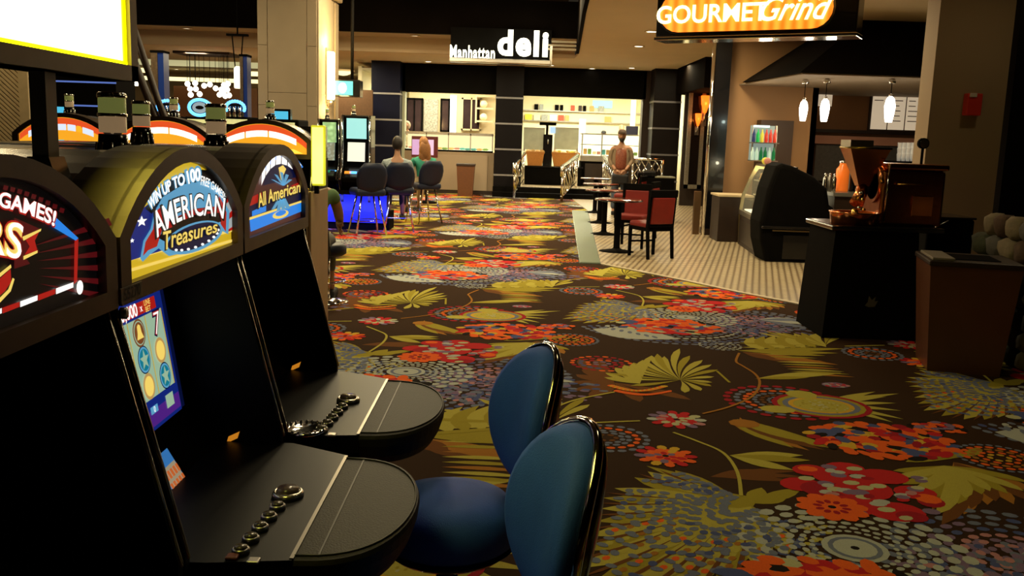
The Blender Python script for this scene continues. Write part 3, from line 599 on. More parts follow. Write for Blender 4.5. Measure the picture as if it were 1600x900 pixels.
# refrigerated salad case
e = pbox(908, 1002, 210, 282, 26.4, .9); w = (e[1]-e[0])/2; o = thing('salad_case', 'bright refrigerated glass salad case with steel band and dark doors', 'display case', ((e[0]+e[1])/2, 26.8, .26))
zb = at(950, 253, 26.4).z-.26; zm = at(950, 244, 26.4).z-.26; ztp = at(950, 211, 26.4).z-.26
P1('base', BLKM, o, 'box', -w, w, -.4, .45, 0, zb); P1('steel_band', STEEL, o, 'rbox', -w-.02, w+.02, -.44, .46, zb, zm, .02); P1('lit_well', GLASSW, o, 'box', -w, w, -.35, .4, zm, zm+.03); P1('lit_back', GLASSW, o, 'box', -w, w, .38, .42, zm, ztp)
P1('glass_top', STEEL, o, 'box', -w-.02, w+.02, -.35, .45, ztp, ztp+.03); P1('shelf', STEEL, o, 'box', -w, w, -.1, .35, (zm+ztp)/2, (zm+ztp)/2+.02)
for k in range(4): P1('post', STEEL, o, 'box', -w+k*(2*w-.03)/3, -w+k*(2*w-.03)/3+.03, -.38, -.35, zm, ztp)
for k in range(2): P1('door', WOODD, o, 'box', -w+.12+k*w, -.12+k*w, -.42, -.4, .1, zb-.06)
rg = random.Random(2)
for i in range(12):
    tag(MB().rbox(-.05, .05, -.05, .05, 0, rg.uniform(.08, .16), .01).obj('salad_box', FOOD[i % 5], None, ((e[0]+e[1])/2-w+.12+i*(2*w-.25)/11, 26.62+.1*(i % 2), .26+zm+.031)), ORD[i]+' small food tub from the left in the bright salad case', 'food tub', 'food tubs in the salad case')
e_ = pbox(978, 997, 197, 214, 27.6, .06); o = thing('register_monitor', 'dark register monitor behind the salad case', 'monitor', ((e_[0]+e_[1])/2, 27.6, .26)); P1('screen', mat('reg_screen', (.01, .01, .02), .2), o, 'rbox', e_[0]-o.location.x, e_[1]-o.location.x, 0, .06, e_[4]-.26, e_[5]-.26, .01); P1('stand', BLKM, o, 'tube', [(0, .08, 0), (0, .08, e_[5]-.4)], .03)
x0, x1, y0, y1, z0, z1 = pbox(1005, 1022, 222, 243, 26, .8); tag(MB().rbox(x0, x1, 26, 26.8, .26, z1, .02).obj('cream_cabinet', CREAM), 'cream cabinet at the right end of the salad case', 'cabinet')
# chrome rails on the steps
def rail(x, y0, y1, lab, zb=.26, dx=.0):
    o = thing('stair_rail', lab, 'handrail', (x, y0, 0), group=None)
    L = y1-y0; z1 = .80; z2 = 1.12
    path = [(0, .06, z1-.16), (0, -.06, z1-.12), (0, -.12, z1-.02), (0, -.05, z1+.07), (0, .08, z1+.06), (dx*.3, L*.3, z1+.13), (dx, L, z2)]
    P1('handrail', CHROME, o, 'tube', path, .055, 10); P1('lower_rail', CHROME, o, 'tube', [(0, .05, .12), (dx, L, .42)], .025, 8)
    for k, t in enumerate((.03, .98)): P1('newel_post', CHROME, o, 'tube', [(dx*t, L*t+.02, (0, .26)[k]), (dx*t, L*t+.02, z1+.32*t)], .035, 10)
    n = 6
    for k in range(1, n+1):
        t = k/(n+1); y = L*t; P1('baluster', CHROME, o, 'tube', [(dx*t, y, .13+.3*t), (dx*t+.03, y+.07, .35+.3*t), (dx*t-.03, y-.05, .56+.3*t), (dx*t, y, z1+.02+.3*t)], .02, 6)
    for k in range(3): t = (k+.5)/3; c = Vector((dx*t, L*t, .48+.3*t)); P1('scroll', CHROME, o, 'tube', [c+Vector((0, .16*math.cos(a)*(1-a/14), .16*math.sin(a)*(1-a/14))) for a in [i*.5 for i in range(16)]], .016, 6)
rail(at(803, 300, 24.3).x, 24.1, 25.9, 'left curved chrome stair rail beside the dark pillar', dx=.25)
rail(at(877, 300, 23.4).x, 23.3, 25.4, 'second curved chrome stair rail in front of the orange basket', dx=.5)
rail(at(958, 300, 23.4).x, 23.3, 25.2, 'third chrome stair rail, partly behind the standing visitor', dx=-.1)
# chrome lattice guard
e = pbox(988, 1034, 249, 312, 22.6, .05); w = (e[1]-e[0])/2; o = thing('lattice_guard', 'chrome diamond lattice guard rail right of the standing visitor', 'guard rail', ((e[0]+e[1])/2, 22.6, 0)); h = e[5]
P1('top_rail', CHROME, o, 'tube', [(-w, 0, h), (w, 0, h)], .03); P1('bottom_rail', CHROME, o, 'tube', [(-w, 0, .14), (w, 0, .14)], .02)
for s in (-1, 1): P1('post', CHROME, o, 'tube', [(s*w, 0, 0), (s*w, 0, h)], .03)
for k in range(-4, 6):
    for s in (1, -1):
        x = k*.17; a, b = (x, x+s*(h-.14)*.55); za, zb_ = .14, h
        if s < 0: a, b = x+.2, x+.2-(h-.14)*.55
        def clip(a, za, b, zb):
            if a > b: a, za, b, zb = b, zb, a, za
            if b < -w or a > w: return None
            if a < -w: za += (zb-za)*(-w-a)/(b-a); a = -w
            if b > w: zb = za+(zb-za)*(w-a)/(b-a); b = w
            return a, za, b, zb
        c = clip(a, za, b, zb_)
        if c and abs(c[0]-c[2]) > .05: P1('lattice_bar', CHROME, o, 'tube', [(c[0], 0, c[1]), ((c[0]+c[2])/2+.02, -.02, (c[1]+c[3])/2), (c[2], 0, c[3])], .015, 6)
# deli sign
ds = thing('deli_sign', 'white illuminated deli lettering sign on a steel ledge over the openings', 'sign', (at(780, 90, 20.2).x, 20.2, at(780, 95, 20.2).z))
LET = glow('white_letters', (1, .96, .72), 3.2)
cx, cz = ds.location.x, ds.location.z
def signtext(s, px, py0, py1, pxw, off, name='letters'):
    mb = MB(); mb.m(LET); v, f = text2d(s, 1, off, 0, 1.12); us = [a for a, b in v]; vs = [b for a, b in v]
    a = at(px, py1, 20.1); b = at(px+pxw, py1, 20.1); h = at(px, py0, 20.1).z-a.z
    def W_(u, w_, y): return Vector((a.x+(u-min(us))/(max(us)-min(us))*(b.x-a.x)-cx, y, a.z-cz+(w_-min(vs))/(max(vs)-min(vs))*h-(u-min(us))/(max(us)-min(us))*0))
    mb.add([W_(p, q, -.14) for p, q in v], f); mb.add([W_(p, q, -.06) for p, q in v], [t[::-1] for t in f])
    ed = {}
    for t in f:
        for i in range(len(t)):
            k = (t[i], t[(i+1) % len(t)]); 
            if (k[1], k[0]) in ed: del ed[(k[1], k[0])]
            else: ed[k] = 1
    o_ = len(mb.v); mb.v += [tuple(W_(p, q, -.14)) for p, q in v]+[tuple(W_(p, q, -.06)) for p, q in v]; n = len(v)
    for (i, j) in ed: mb.f.append([o_+j, o_+i, o_+n+i, o_+n+j]); mb.mi.append(0); mb.sm.append(False)
    return mb.obj(name, None, ds)
signtext('Manhattan', 703, 70, 92, 70, .018); signtext('deli', 777, 46, 87, 79, .038)
e = pbox(702, 861, 92, 99, 20.1, .3); P1('sign_ledge', STEEL, ds, 'rbox', e[0]-cx, e[1]-cx, -.16, .14, e[4]-cz, e[5]-cz, .015)
P1('bracket', STEEL, ds, 'box', e[1]-cx-.03, e[1]-cx+.02, -.1, .32, e[4]-cz, e[5]-cz+.3)
P1('backing', BLKM, ds, 'box', e[0]-cx, e[1]-cx, .16, .3, e[4]-cz, e[5]-cz+.65)
# kiosk menu display on a stand, bin
p = at(661, 228, 21.5); o = thing('menu_display', 'pinkish lit menu display in dark red frame on a slim stand', 'display stand', (p.x, 21.5, 0))
e = pbox(643, 684, 213, 246, 21.5, .08); X = p.x
P1('frame', mat('frame_red', (.12, .015, .02), .4), o, 'rbox', e[0]-X, e[1]-X, 0, .08, e[4], e[5], .01); 
e2 = pbox(644, 679, 218, 242, 21.5, .02); PK = glow('menu_pink', (.75, .45, .75), .75)
xm = (e2[0]+e2[1])/2-X
P1('page', PK, o, 'box', e2[0]-X, xm-.01, -.01, .0, e2[4], e2[5]); P1('page', glow('menu_pink2', (.9, .62, .85), .8), o, 'box', xm+.01, e2[1]-X-.02, -.01, .0, e2[4], e2[5])
P1('stand_pole', BLKM, o, 'tube', [(.1, .05, .03), (.1, .05, e[4])], .035); P1('stand_base', BLKM, o, 'lathe', [(.25, 0), (.25, .02), (.05, .05)], .1, .05)
e = pbox(713, 741, 256, 306, 24.2, .35); w = (e[1]-e[0])/2; o = thing('waste_bin', 'tapered brown waste bin in front of deli counter', 'waste bin', ((e[0]+e[1])/2, 24.4, 0)); h = e[5]
BR = mat('bin_brown', (.13, .05, .02), .5, noise=.2)
def tapered(mb, w0, d0, w1, d1, z0, z1): mb.add([(sx*w0, sy*d0, z0) for sx, sy in ((-1, -1), (1, -1), (1, 1), (-1, 1))]+[(sx*w1, sy*d1, z1) for sx, sy in ((-1, -1), (1, -1), (1, 1), (-1, 1))], [(3, 2, 1, 0), (4, 5, 6, 7)]+[(i, (i+1) % 4, 4+(i+1) % 4, 4+i) for i in range(4)]); return mb
tapered(MB(), w*.8, w*.75, w, w, 0, h-.05).obj('bin_body', BR, o); P1('rim', WOODD, o, 'rbox', -w-.01, w+.01, -w-.01, w+.01, h-.06, h, .01)
# ------------------------------------------------------------ left background: coves, globes, lattice posts
COVE = glow('cove_light', (1, .86, .42), 1.6)
def bgbox(name, lab, cat, px0, px1, py0, py1, Y, d, m, group=None): e = pbox(px0, px1, py0, py1, Y, d); return tag(MB().box(*e).obj(name, m), lab, cat, group)
struct('trim_13', MB().box(-16, at(405, 100, 27).x, 27, 27.3, at(300, 98, 27).z, 3.4), mat('cove_fascia', (.45, .4, .2), .7))
bgbox('cove_strip_light', 'long pale glowing ceiling cove strip at upper left', 'cove light', 180, 440, 94, 104, 26.9, .1, glow('cove_soft', (.75, .7, .36), .6)); bgbox('cove_strip_light', 'lower bright cove strip behind the globe chandelier', 'cove light', 180, 600, 124, 130, 31, .1, COVE)
bgbox('cove_strip_light', 'short bright cove strip left of the lattice post', 'cove light', 195, 240, 106, 113, 29, .1, COVE); bgbox('cove_strip_light', 'short bright cove strip just left of the stone column', 'cove light', 384, 420, 112, 119, 29, .1, COVE)
bgbox('cove_strip_light', 'short bright strip between column and dark pillar', 'cove light', 553, 582, 130, 137, 27, .1, COVE)
p = at(536, 113, 20); dl = thing('dome_ceiling_light', 'glowing round ceiling light right of column sconce', 'ceiling light', p); P1('dome', COVE, dl, 'lathe', [(.2, .03), (.17, -.02), (.08, -.06), (.01, -.07)], n=16); P1('ring', CREAM, dl, 'lathe', [(.24, .02), (.24, .05), (.2, .05)], n=16)
bgbox('brown_wall_panel', 'brown wood wall panel behind the globe chandelier', 'wall panel', 272, 402, 136, 200, 31.5, .1, mat('panel_brown', (.16, .06, .02), .5, noise=.3))
bgbox('brown_wall_panel', 'brown wood wall panel under the hanging television', 'wall panel', 527, 582, 140, 200, 24, .1, mat('panel_brown2', (.09, .045, .02), .5, noise=.3))
GL = glow('globe_glass', (1, .88, .72), 4.5)
ch = thing('globe_chandelier', 'cluster chandelier of many glowing white glass globes', 'chandelier', at(325, 122, 24))
for px, py in [(293, 131), (305, 130), (319, 134), (328, 132), (337, 138), (297, 139), (306, 139), (350, 133), (356, 131), (298, 148), (312, 147), (346, 140), (355, 140), (343, 148), (352, 150), (358, 149), (349, 146)]:
    q = at(px, py, 24+rg.uniform(-.4, .4))-ch.location; P1('globe', GL, ch, 'ball', q, .068, 12); P1('hanging_rod', BLKM, ch, 'tube', [(q.x, q.y, q.z+.08), (q.x, q.y, 3.36-ch.location.z)], .006, 4)
P1('canopy_plate', WOODD, ch, 'box', -.7, .7, -.5, .5, 3.34-ch.location.z, 3.40-ch.location.z)
e = pbox(366, 378, 104, 138, 18, .1); r = (e[1]-e[0])/2; o = thing('cylinder_pendant', 'glowing cylindrical pendant lamp just left of stone column', 'pendant lamp', ((e[0]+e[1])/2, 18, e[4]))
P1('shade', glow('pendant_warm', (1, .85, .5), 5), o, 'lathe', [(r*.9, 0), (r, .02), (r, e[5]-e[4]-.04), (r*.6, e[5]-e[4])], n=16)
for s in (-1, 1): P1('hanging_rod', BLKM, o, 'tube', [(s*r*.7, 0, e[5]-e[4]-.02), (s*r*1.4, 0, e[5]-e[4]+.57)], .012, 6)
P1('ceiling_plate', BLKM, o, 'box', -.2, .2, -.05, .05, e[5]-e[4]+.56, e[5]-e[4]+.6); P1('stem', BLKM, o, 'tube', [(0, 0, e[5]-e[4]+.6), (0, 0, 4.45-e[4])], .015, 6)
BLUEE = mat('blue_edge_lacquer', (.01, .03, .15), .3, emit=(.02, .06, .3), es=.12)
LAT = mat('lattice_bronze', (.12, .08, .045), .5, .3, noise=.9, nscale=25)
for (a, b, c, Y, z1, lab) in ((237, 247, 256, 17, 82, 'dark lattice post with blue lit edge, left of globe chandelier'), (375, 380, 386, 17.5, 88, 'dark lattice post with blue lit edge, beside the cylindrical pendant')):
    e = pbox(a, b, z1, 200, Y, .3); f = pbox(b, c, z1, 200, Y, .3); o = thing('lattice_post', lab, 'post', (e[1], Y, 0))
    P1('lattice_face', LAT, o, 'box', e[0]-e[1], 0, 0, .3, 0, e[5]); P1('blue_edge', BLUEE, o, 'box', 0, f[1]-f[0], .02, .28, 0, e[5]); P1('cap', BLKM, o, 'box', e[0]-e[1]-.01, f[1]-f[0]+.01, -.01, .31, e[5], e[5]+.04)
st_ = thing('diagonal_struts', 'crossed dark timber struts between yellow sign and lattice post', 'strut', at(235, 120, 14))
for (a, b, c, d, w) in ((214, 58, 252, 172, .05), (214, 108, 246, 190, .06), (255, 175, 230, 110, .04)):
    p, q = at(a, b, 14)-st_.location, at(c, d, 14)-st_.location; P1('strut', WOODD, st_, 'tube', [p+(p-q)*.8, p, q, q+(q-p)*.8], w, 4)
# left dark column with thin blue lit lines
e = pbox(84, 181, 60, 205, 12, .6); w = (e[1]-e[0])/2; o = thing('dark_column', 'black column with thin blue light lines behind the yellow sign post', 'column', ((e[0]+e[1])/2, 12.3, 0)); P1('shaft', BLKM, o, 'box', -w, w, -.3, .3, 0, 4.45)
BL = glow('blue_line', (.12, .2, .6), .8)
for py in (130, 167, 92): z = at(150, py, 12).z; P1('light_line', BL, o, 'box', -w-.005, w+.005, -.31, -.3, z, z+.02)
# herringbone panelled column, far left
e = pbox(-60, 46, 60, 240, 9, .3); w = (e[1]-e[0])/2; o = thing('herringbone_column', 'pale column clad in diagonal herringbone slats at far left', 'column', ((e[0]+e[1])/2, 9.2, 0))
SL = mat('oak_slat', (.5, .38, .2), .6, noise=.2, nscale=12); P1('core', mat('oak_groove', (.22, .14, .06), .7), o, 'box', -w, w, -.2, .2, 0, 3.3)
P1('corner_post', SL, o, 'box', w-.07, w+.02, -.26, .2, 0, 3.3); P1('corner_post', SL, o, 'box', -w-.02, -w+.05, -.26, .2, 0, 3.3)
for side, (xa, xb) in enumerate(((w-.07-.36, w-.07), (w-.07-.73, w-.07-.37))):
    for k in range(58):
        z = .7+k*.045; dz = .33*(1 if side else -1)*-1
        if side == 0: q = [(xa, z+.33), (xb, z), (xb, z+.032), (xa, z+.362)]
        else: q = [(xa, z), (xb, z+.33), (xb, z+.362), (xa, z+.032)]
        P1('slat', SL, o, 'prism', q, -.225, -.2, 'y')
# television
e = pbox(522, 554, 124, 151, 17.5, .1); w = (e[1]-e[0])/2; h = e[5]-e[4]; o = thing('hanging_television', 'ceiling hung television with cyan picture right of the column', 'television', ((e[0]+e[1])/2, 17.5, e[4]), .0)
P1('casing', BLK, o, 'rbox', -w, w+.1, 0, .35, 0, h, .02); P1('screen', glow('tv_cyan', (.12, .62, .62), 1.1), o, 'box', -w+.02, w-.03, -.01, 0, .03, h-.03); P1('picture_shape', glow('tv_pale', (.75, .75, .8), .9), o, 'ball', (-.03, -.01, h*.5), .09, 10, .9, .1, 1.1); P1('ceiling_bracket', BLKM, o, 'tube', [(.1, .25, h), (.1, .25, 4.45-e[4])], .03)

o = thing('wall_light', 'small bright ceiling lamp just right of yellow sign corner', 'ceiling light', at(208, 130, 20)); P1('shade', LAMP, o, 'rbox', -.09, .09, -.05, .05, -.05, .05, .01); P1('drop_rod', BLKM, o, 'tube', [(0, 0, .05), (0, 0, 4.45-o.location.z)], .01, 6)
# ------------------------------------------------------------ coffee bar
# orange sign: lower-left corner at the pylon, running toward the viewer's right
A = at(1024, 58, 11.0); zb = A.z
d = ray(1338, 50); t = (zb-EYE)/d.z; Bp = Vector((d.x*t, d.y*t, zb)); dirv = (Bp-A); L = dirv.length; ang = math.atan2(dirv.y, dirv.x)
gs = thing('coffee_sign', 'orange glowing oval box sign with pale neon style lettering near the ceiling', 'sign', A, ang)
H = .53
P1('box_housing', BLK, gs, 'rbox', 0, L, 0, .32, 0, H, .015); P1('chrome_trim', CHROME, gs, 'rbox', -.01, L+.01, -.02, .34, -.04, 0, .008)
def stad(x0, x1, z0, z1, n=10):
    r = (z1-z0)/2; zc_ = (z0+z1)/2
    return [(x1-r+r*math.cos(a), zc_+r*math.sin(a)) for a in [-math.pi/2+math.pi*i/n for i in range(n+1)]]+[(x0+r+r*math.cos(a), zc_+r*math.sin(a)) for a in [math.pi/2+math.pi*i/n for i in range(n+1)]]
P1('oval_rim', CHROME, gs, 'prism', stad(.03, L*.90, .02, .50), -.02, 0, 'y')
OG = mat('orange_panel', (.6, .12, .02), .5); nt = OG.node_tree; tcn = nt.nodes.new('ShaderNodeTexCoord'); wv = nt.nodes.new('ShaderNodeTexWave'); wv.inputs['Scale'].default_value = 2.6; rp = nt.nodes.new('ShaderNodeValToRGB')
rp.color_ramp.elements[0].color = (1, .17, .008, 1); rp.color_ramp.elements[1].color = (1, .36, .03, 1); nt.links.new(tcn.outputs['Object'], wv.inputs[0]); nt.links.new(wv.outputs['Fac'], rp.inputs[0]); nt.links.new(rp.outputs[0], nt.nodes['Principled BSDF'].inputs['Emission Color']); nt.nodes['Principled BSDF'].inputs['Emission Strength'].default_value = 1.5
P1('orange_panel', OG, gs, 'prism', stad(.055, L*.888, .045, .475), -.035, -.02, 'y')
NEO = glow('neon_letters', (1, .82, .35), 3.5)
tb = MB(); text(tb, 'GOURMET', .27, lambda u, v: Vector((L*.295+u, -.05, .225+v)), .02, sx=L/2.22); tb.obj('word', NEO, gs)
tb = MB(); text(tb, 'Grind', .35, lambda u, v: Vector((L*.69+u, -.05, .245+v)), .012, shear=.45, sx=L/2.5); tb.obj('word', NEO, gs)
tb = MB(); tb.tube([(L*.54, -.05, .36), (L*.56, -.05, .43), (L*.61, -.05, .44), (L*.585, -.05, .37)], .010); tb.tube([(L*.82, -.05, .33), (L*.84, -.05, .41), (L*.86, -.05, .45)], .010); tb.obj('flourish', NEO, gs)
sb = at(1296, 50, 13.9); 
P1('under_light', LAMP, gs, 'box', L*.86, L*.9, .08, .14, -.06, -.04)
# pendants
for px, py0, py1, Y, pt, lab in ((1254, 156, 189, 14.2, 137, 'leftmost of the three white glass pendants'), (1287, 154, 190, 13.9, 130, 'middle white glass pendant in front of pale panel'), (1388, 150, 191, 13.5, 126, 'right white glass pendant in front of menu board')):
    a = at(px, py1, Y); h = at(px, py0, Y).z-a.z; o = thing('glass_pendant', lab, 'pendant lamp', a)
    r = h*.21; P1('glass_shade', glow('pendant_white', (1, .93, .8), 5.5), o, 'lathe', [(r*.62, 0), (r*.85, h*.3), (r, h*.6), (r*.75, h*.88), (r*.3, h)], n=16)
    zt = 2.56-.07-a.z; P1('cord', BLKM, o, 'tube', [(0, 0, h), (0, 0, zt)], .006, 6); P1('cap', CHROME, o, 'lathe', [(.02, h), (r*.45, h-.01), (r*.3, h+.03)], n=12); P1('ceiling_canopy', CHROME, o, 'lathe', [(.05, zt), (.05, zt+.05), (.02, zt+.07)], n=12)
    point(a.x, a.y, a.z-.12, 5, (1, .8, .55), .05)
so = MB(); so.prism([(at(1162, 125, 15.7).x+.05, 15.72), (at(1252, 116, 13.2).x+.03, 13.25), (9.5, 13.25), (9.5, 18.4), (xw1, 18.4), (xw1, 16.2), (at(1162, 125, 15.7).x+.05, 16.2)], 2.56, 2.577, 'z'); struct('ceiling_soffit', so, mat('soffit_taupe', (.34, .27, .19), .8))
# menu board
x0, x1, y0, y1, z0, z1 = pbox(1363, 1441, 137, 203, 18.2, .08); w = (x1-x0)/2; h = z1-z0; o = thing('menu_board', 'framed menu board of three pale lit panels behind the counter', 'menu board', ((x0+x1)/2, 18.2, z0), -.12)
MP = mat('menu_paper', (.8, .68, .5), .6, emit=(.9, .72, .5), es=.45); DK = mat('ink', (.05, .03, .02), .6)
P1('frame', WOODD, o, 'box', -w-.03, w+.05, .0, .06, -.05, h+.05)
for k in range(3):
    xa = -w+k*2*w/3+.01; xb = -w+(k+1)*2*w/3-.015; P1('menu_panel', MP, o, 'box', xa, xb, -.02, 0, 0, h)
    mb = MB(); rg = random.Random(k)
    for j in range(7 if k else 3): zz = h*.93-j*h*.12; mb.box(xa+.03, xa+.03+(xb-xa)*rg.uniform(.4, .8), -.024, -.02, zz-.008, zz+.008)
    tag(mb.obj('menu_line', DK, o), kind='stuff')
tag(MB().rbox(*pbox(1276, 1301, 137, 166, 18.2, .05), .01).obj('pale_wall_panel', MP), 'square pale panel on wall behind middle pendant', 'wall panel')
tag(MB().box(*pbox(1273, 1450, 214, 227, 18.1, .28)).obj('pink_lit_shelf', mat('shelf_pink', (.62, .3, .2), .5)), 'long pinkish shelf band under the menu board', 'shelf')
tag(MB().box(*pbox(1273, 1450, 204, 209, 18.05, .3)).obj('dark_wall_shelf', WOODD), 'dark shelf edge above the pink band', 'shelf')
tag(MB().box(*pbox(1273, 1450, 228, 285, 18.2, .1)).obj('grey_backsplash', mat('backsplash', (.2, .19, .17), .3, .4, noise=.3)), 'grey steel backsplash behind the coffee counter', 'backsplash')
bc = thing('coffee_back_counter', 'dark counter with cups and machines at the back of coffee bar', 'counter', (at(1360, 300, 17.2).x, 17.2, 0)); zc = at(1330, 290, 17.2).z
P1('counter_body', WOODD, bc, 'box', -1.1, 2.6, -.35, .9, 0, zc-.05); P1('counter_top', mat('counter_grey', (.14, .13, .11), .25), bc, 'box', -1.12, 2.6, -.38, .9, zc-.05, zc)
# front counter of the coffee bar (between black case and kiosk)
fc = thing('coffee_front_counter', 'dark service counter behind the black case and roaster', 'counter', (at(1330, 330, 13.0).x, 13.0, 0)); zf = at(1330, 300, 13).z
P1('counter_body', WOODD, fc, 'box', -.35, 2.5, -.3, .4, 0, zf-.05); P1('counter_top', mat('counter_grey', (.14, .13, .11), .25), fc, 'box', -.38, 2.5, -.33, .42, zf-.05, zf)
def canister(px, py0, py1, Y, m, lab, wpx=8, n='canister', cat='jar', g=None, lid=True, zs=None):
    a = at(px, py1, Y); h = at(px, py0, Y).z-a.z; r = wpx/2*Y/1450
    if zs is not None: a.z = zs
    o = thing(n, lab, cat, a, group=g); P1('body', m, o, 'lathe', [(r*.9, 0), (r, .02), (r, h*.72), (r*.55, h*.85), (r*.55, h*.93)], n=14)
    if lid: P1('lid', CHROME, o, 'lathe', [(r*.62, h*.92), (r*.62, h*.98), (r*.2, h)], n=14)
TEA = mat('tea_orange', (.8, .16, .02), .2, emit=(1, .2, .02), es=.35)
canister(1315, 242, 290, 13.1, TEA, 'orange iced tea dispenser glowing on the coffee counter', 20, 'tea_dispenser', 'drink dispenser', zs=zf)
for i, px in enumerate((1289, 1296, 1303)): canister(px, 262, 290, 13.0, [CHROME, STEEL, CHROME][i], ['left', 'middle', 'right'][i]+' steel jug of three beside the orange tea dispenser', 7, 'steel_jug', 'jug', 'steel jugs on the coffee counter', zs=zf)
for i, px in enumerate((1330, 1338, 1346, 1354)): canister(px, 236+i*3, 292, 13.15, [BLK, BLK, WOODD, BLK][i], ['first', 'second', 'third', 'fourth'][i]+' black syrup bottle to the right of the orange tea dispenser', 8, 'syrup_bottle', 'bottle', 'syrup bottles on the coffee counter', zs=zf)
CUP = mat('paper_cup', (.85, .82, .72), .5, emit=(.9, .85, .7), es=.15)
sf = at(1385, 251, 17.2)
for i, px in enumerate((1404, 1411, 1418, 1425)):
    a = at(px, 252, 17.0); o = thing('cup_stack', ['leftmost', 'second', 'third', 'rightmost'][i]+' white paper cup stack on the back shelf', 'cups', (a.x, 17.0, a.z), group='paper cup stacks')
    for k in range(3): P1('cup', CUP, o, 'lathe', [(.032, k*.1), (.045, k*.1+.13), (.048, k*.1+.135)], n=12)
cb = thing('cup_cabinet', 'back bar cabinet holding the paper cups', 'cabinet', (at(1415, 300, 17.1).x, 17.1, zc)); P1('body', BLKM, cb, 'box', -.45, .4, -.2, .2, 0, at(1415, 252, 17.0).z-zc); P1('door', STEEL, cb, 'box', -.4, .0, -.215, -.2, .05, at(1415, 252, 17.0).z-zc-.03)
for i, px in enumerate((1380, 1388, 1396)):
    a = at(px, 252, 16.9); tag(MB().lathe([(.07, 0), (.075, .1), (.03, .14)], n=12).obj('lid_dispenser', [STEEL, CREAM, STEEL][i], None, (a.x-.0, 17.05, zc)), ['left', 'middle', 'right'][i]+' rounded lid holder beside the paper cup cabinet', 'lid holder', 'lid holders')
# drinks stand with coloured bottles and tall dark panel
tag(MB().box(*(lambda e: e[:4]+(0, e[5]))(pbox(1187, 1238, 188, 262, 15.9, .29))).obj('tall_dark_cabinet', mat('cab_dark', (.045, .025, .015), .5)), 'tall dark brown cabinet behind the bottle rack', 'cabinet')
br_ = thing('bottle_rack', 'lit rack of coloured drink bottles above the pastry case', 'rack', at(1190, 252, 14.6)); hh = at(1190, 196, 14.6).z-br_.location.z
for sx in (-.17, .2): P1('side_frame', STEEL, br_, 'tube', [(sx, 0, 0), (sx+.02, .05, hh*.5), (sx+.0, .02, hh)], .012)
for z in (.0, hh*.5): P1('shelf', STEEL, br_, 'box', -.18, .22, -.12, .16, z, z+.015)
P1('lit_header', glow('rack_light', (.7, .9, .85), 1.8), br_, 'box', -.16, .06, -.1, .02, hh-.03, hh); P1('back_light', glow('rack_back', (.4, .5, .42), .5), br_, 'box', -.17, .21, .15, .16, 0, hh)
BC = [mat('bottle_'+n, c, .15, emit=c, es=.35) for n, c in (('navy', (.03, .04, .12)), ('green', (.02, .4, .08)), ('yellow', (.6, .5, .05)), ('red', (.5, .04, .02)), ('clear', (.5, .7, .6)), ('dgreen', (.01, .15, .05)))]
bl = br_.location
for k, (z, cs) in enumerate(((.015, (4, 4, 5, 5, 4, 5)), (hh*.5+.015, (0, 1, 2, 3, 3, 3)))):
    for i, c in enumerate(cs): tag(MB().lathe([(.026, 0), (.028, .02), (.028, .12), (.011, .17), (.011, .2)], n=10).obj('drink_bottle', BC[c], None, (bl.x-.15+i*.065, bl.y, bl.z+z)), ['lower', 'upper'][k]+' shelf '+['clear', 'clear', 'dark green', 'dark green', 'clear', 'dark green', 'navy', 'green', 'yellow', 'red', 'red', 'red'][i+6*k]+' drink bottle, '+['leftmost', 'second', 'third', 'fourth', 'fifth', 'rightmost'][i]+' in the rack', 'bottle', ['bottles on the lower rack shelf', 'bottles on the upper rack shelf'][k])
FR = [(px, c) for px, c in ((1168, 2), (1175, 3))]
def fruits():
  for i, (px, c) in enumerate(FR): a = Mx @ Vector((.25+.2*i, .28, hT)); tag(MB().ball((0, 0, .05), .055, 10).obj('fruit', [BC[2], FOOD[3]][i], None, a), ['yellow fruit on top of the pastry case', 'pink fruit on top of the pastry case'][i], 'fruit')
point(bl.x, bl.y-.3, bl.z+hh+.1, 1.5, (.8, 1, .9), .03)
# glass pastry case: from front-left (1155,385) towards the viewer (1190,410); profile in depth
c0 = gp(1153, 382); c1 = gp(1192, 410); c1 = c0.lerp(c1, (c0.y-13.14)/(c0.y-c1.y)); dv = (c1-c0); Lc = dv.length; a_ = math.atan2(dv.y, dv.x)
pc = thing('pastry_case', 'curved glass pastry case lit from inside with cakes', 'display case', c0, a_)     # local x along front, +y away from viewer's side
hT = 1.28
DP = .5
prof = [(0, 0), (0, .42), (.0, .55), (.03, .8), (.14, 1.1), (.22, hT), (.8, hT), (.8, 0)]
P1('base', WOODD, pc, 'box', 0, Lc, 0, DP, 0, .50); P1('steel_trim', STEEL, pc, 'rbox', -.01, Lc+.01, -.02, .02, .48, .56, .01); P1('vent_panel', mat('vent_dark', (.05, .035, .025), .4, .5), pc, 'box', .05, Lc-.05, -.012, 0, .08, .40)
for k, x in enumerate((-.03, Lc-.0)): P1('end_frame', mat('brass_frame', (.35, .28, .12), .3, .8) if k == 0 else BLKM, pc, 'prism', ([(0, 0), (-.02, .55), (.01, .8), (.12, 1.1), (.2, hT), (DP, hT), (DP, 1.2), (.24, 1.2), (.17, 1.08), (.06, .8), (.03, .55), (.05, 0)] if k == 0 else [(0, 0), (-.02, .55), (.01, .8), (.12, 1.1), (.2, hT), (DP, hT), (DP, 0)]), x, x+.03, 'x')
LIT = glow('case_light', (1, .88, .55), 1.5)
P1('roof', STEEL, pc, 'box', 0, Lc, .2, DP, hT-.03, hT); P1('lit_back', LIT, pc, 'box', .02, Lc-.02, DP-.06, DP-.02, .56, hT-.03); P1('lit_floor', LIT, pc, 'box', .02, Lc-.02, .06, DP-.02, .55, .57)
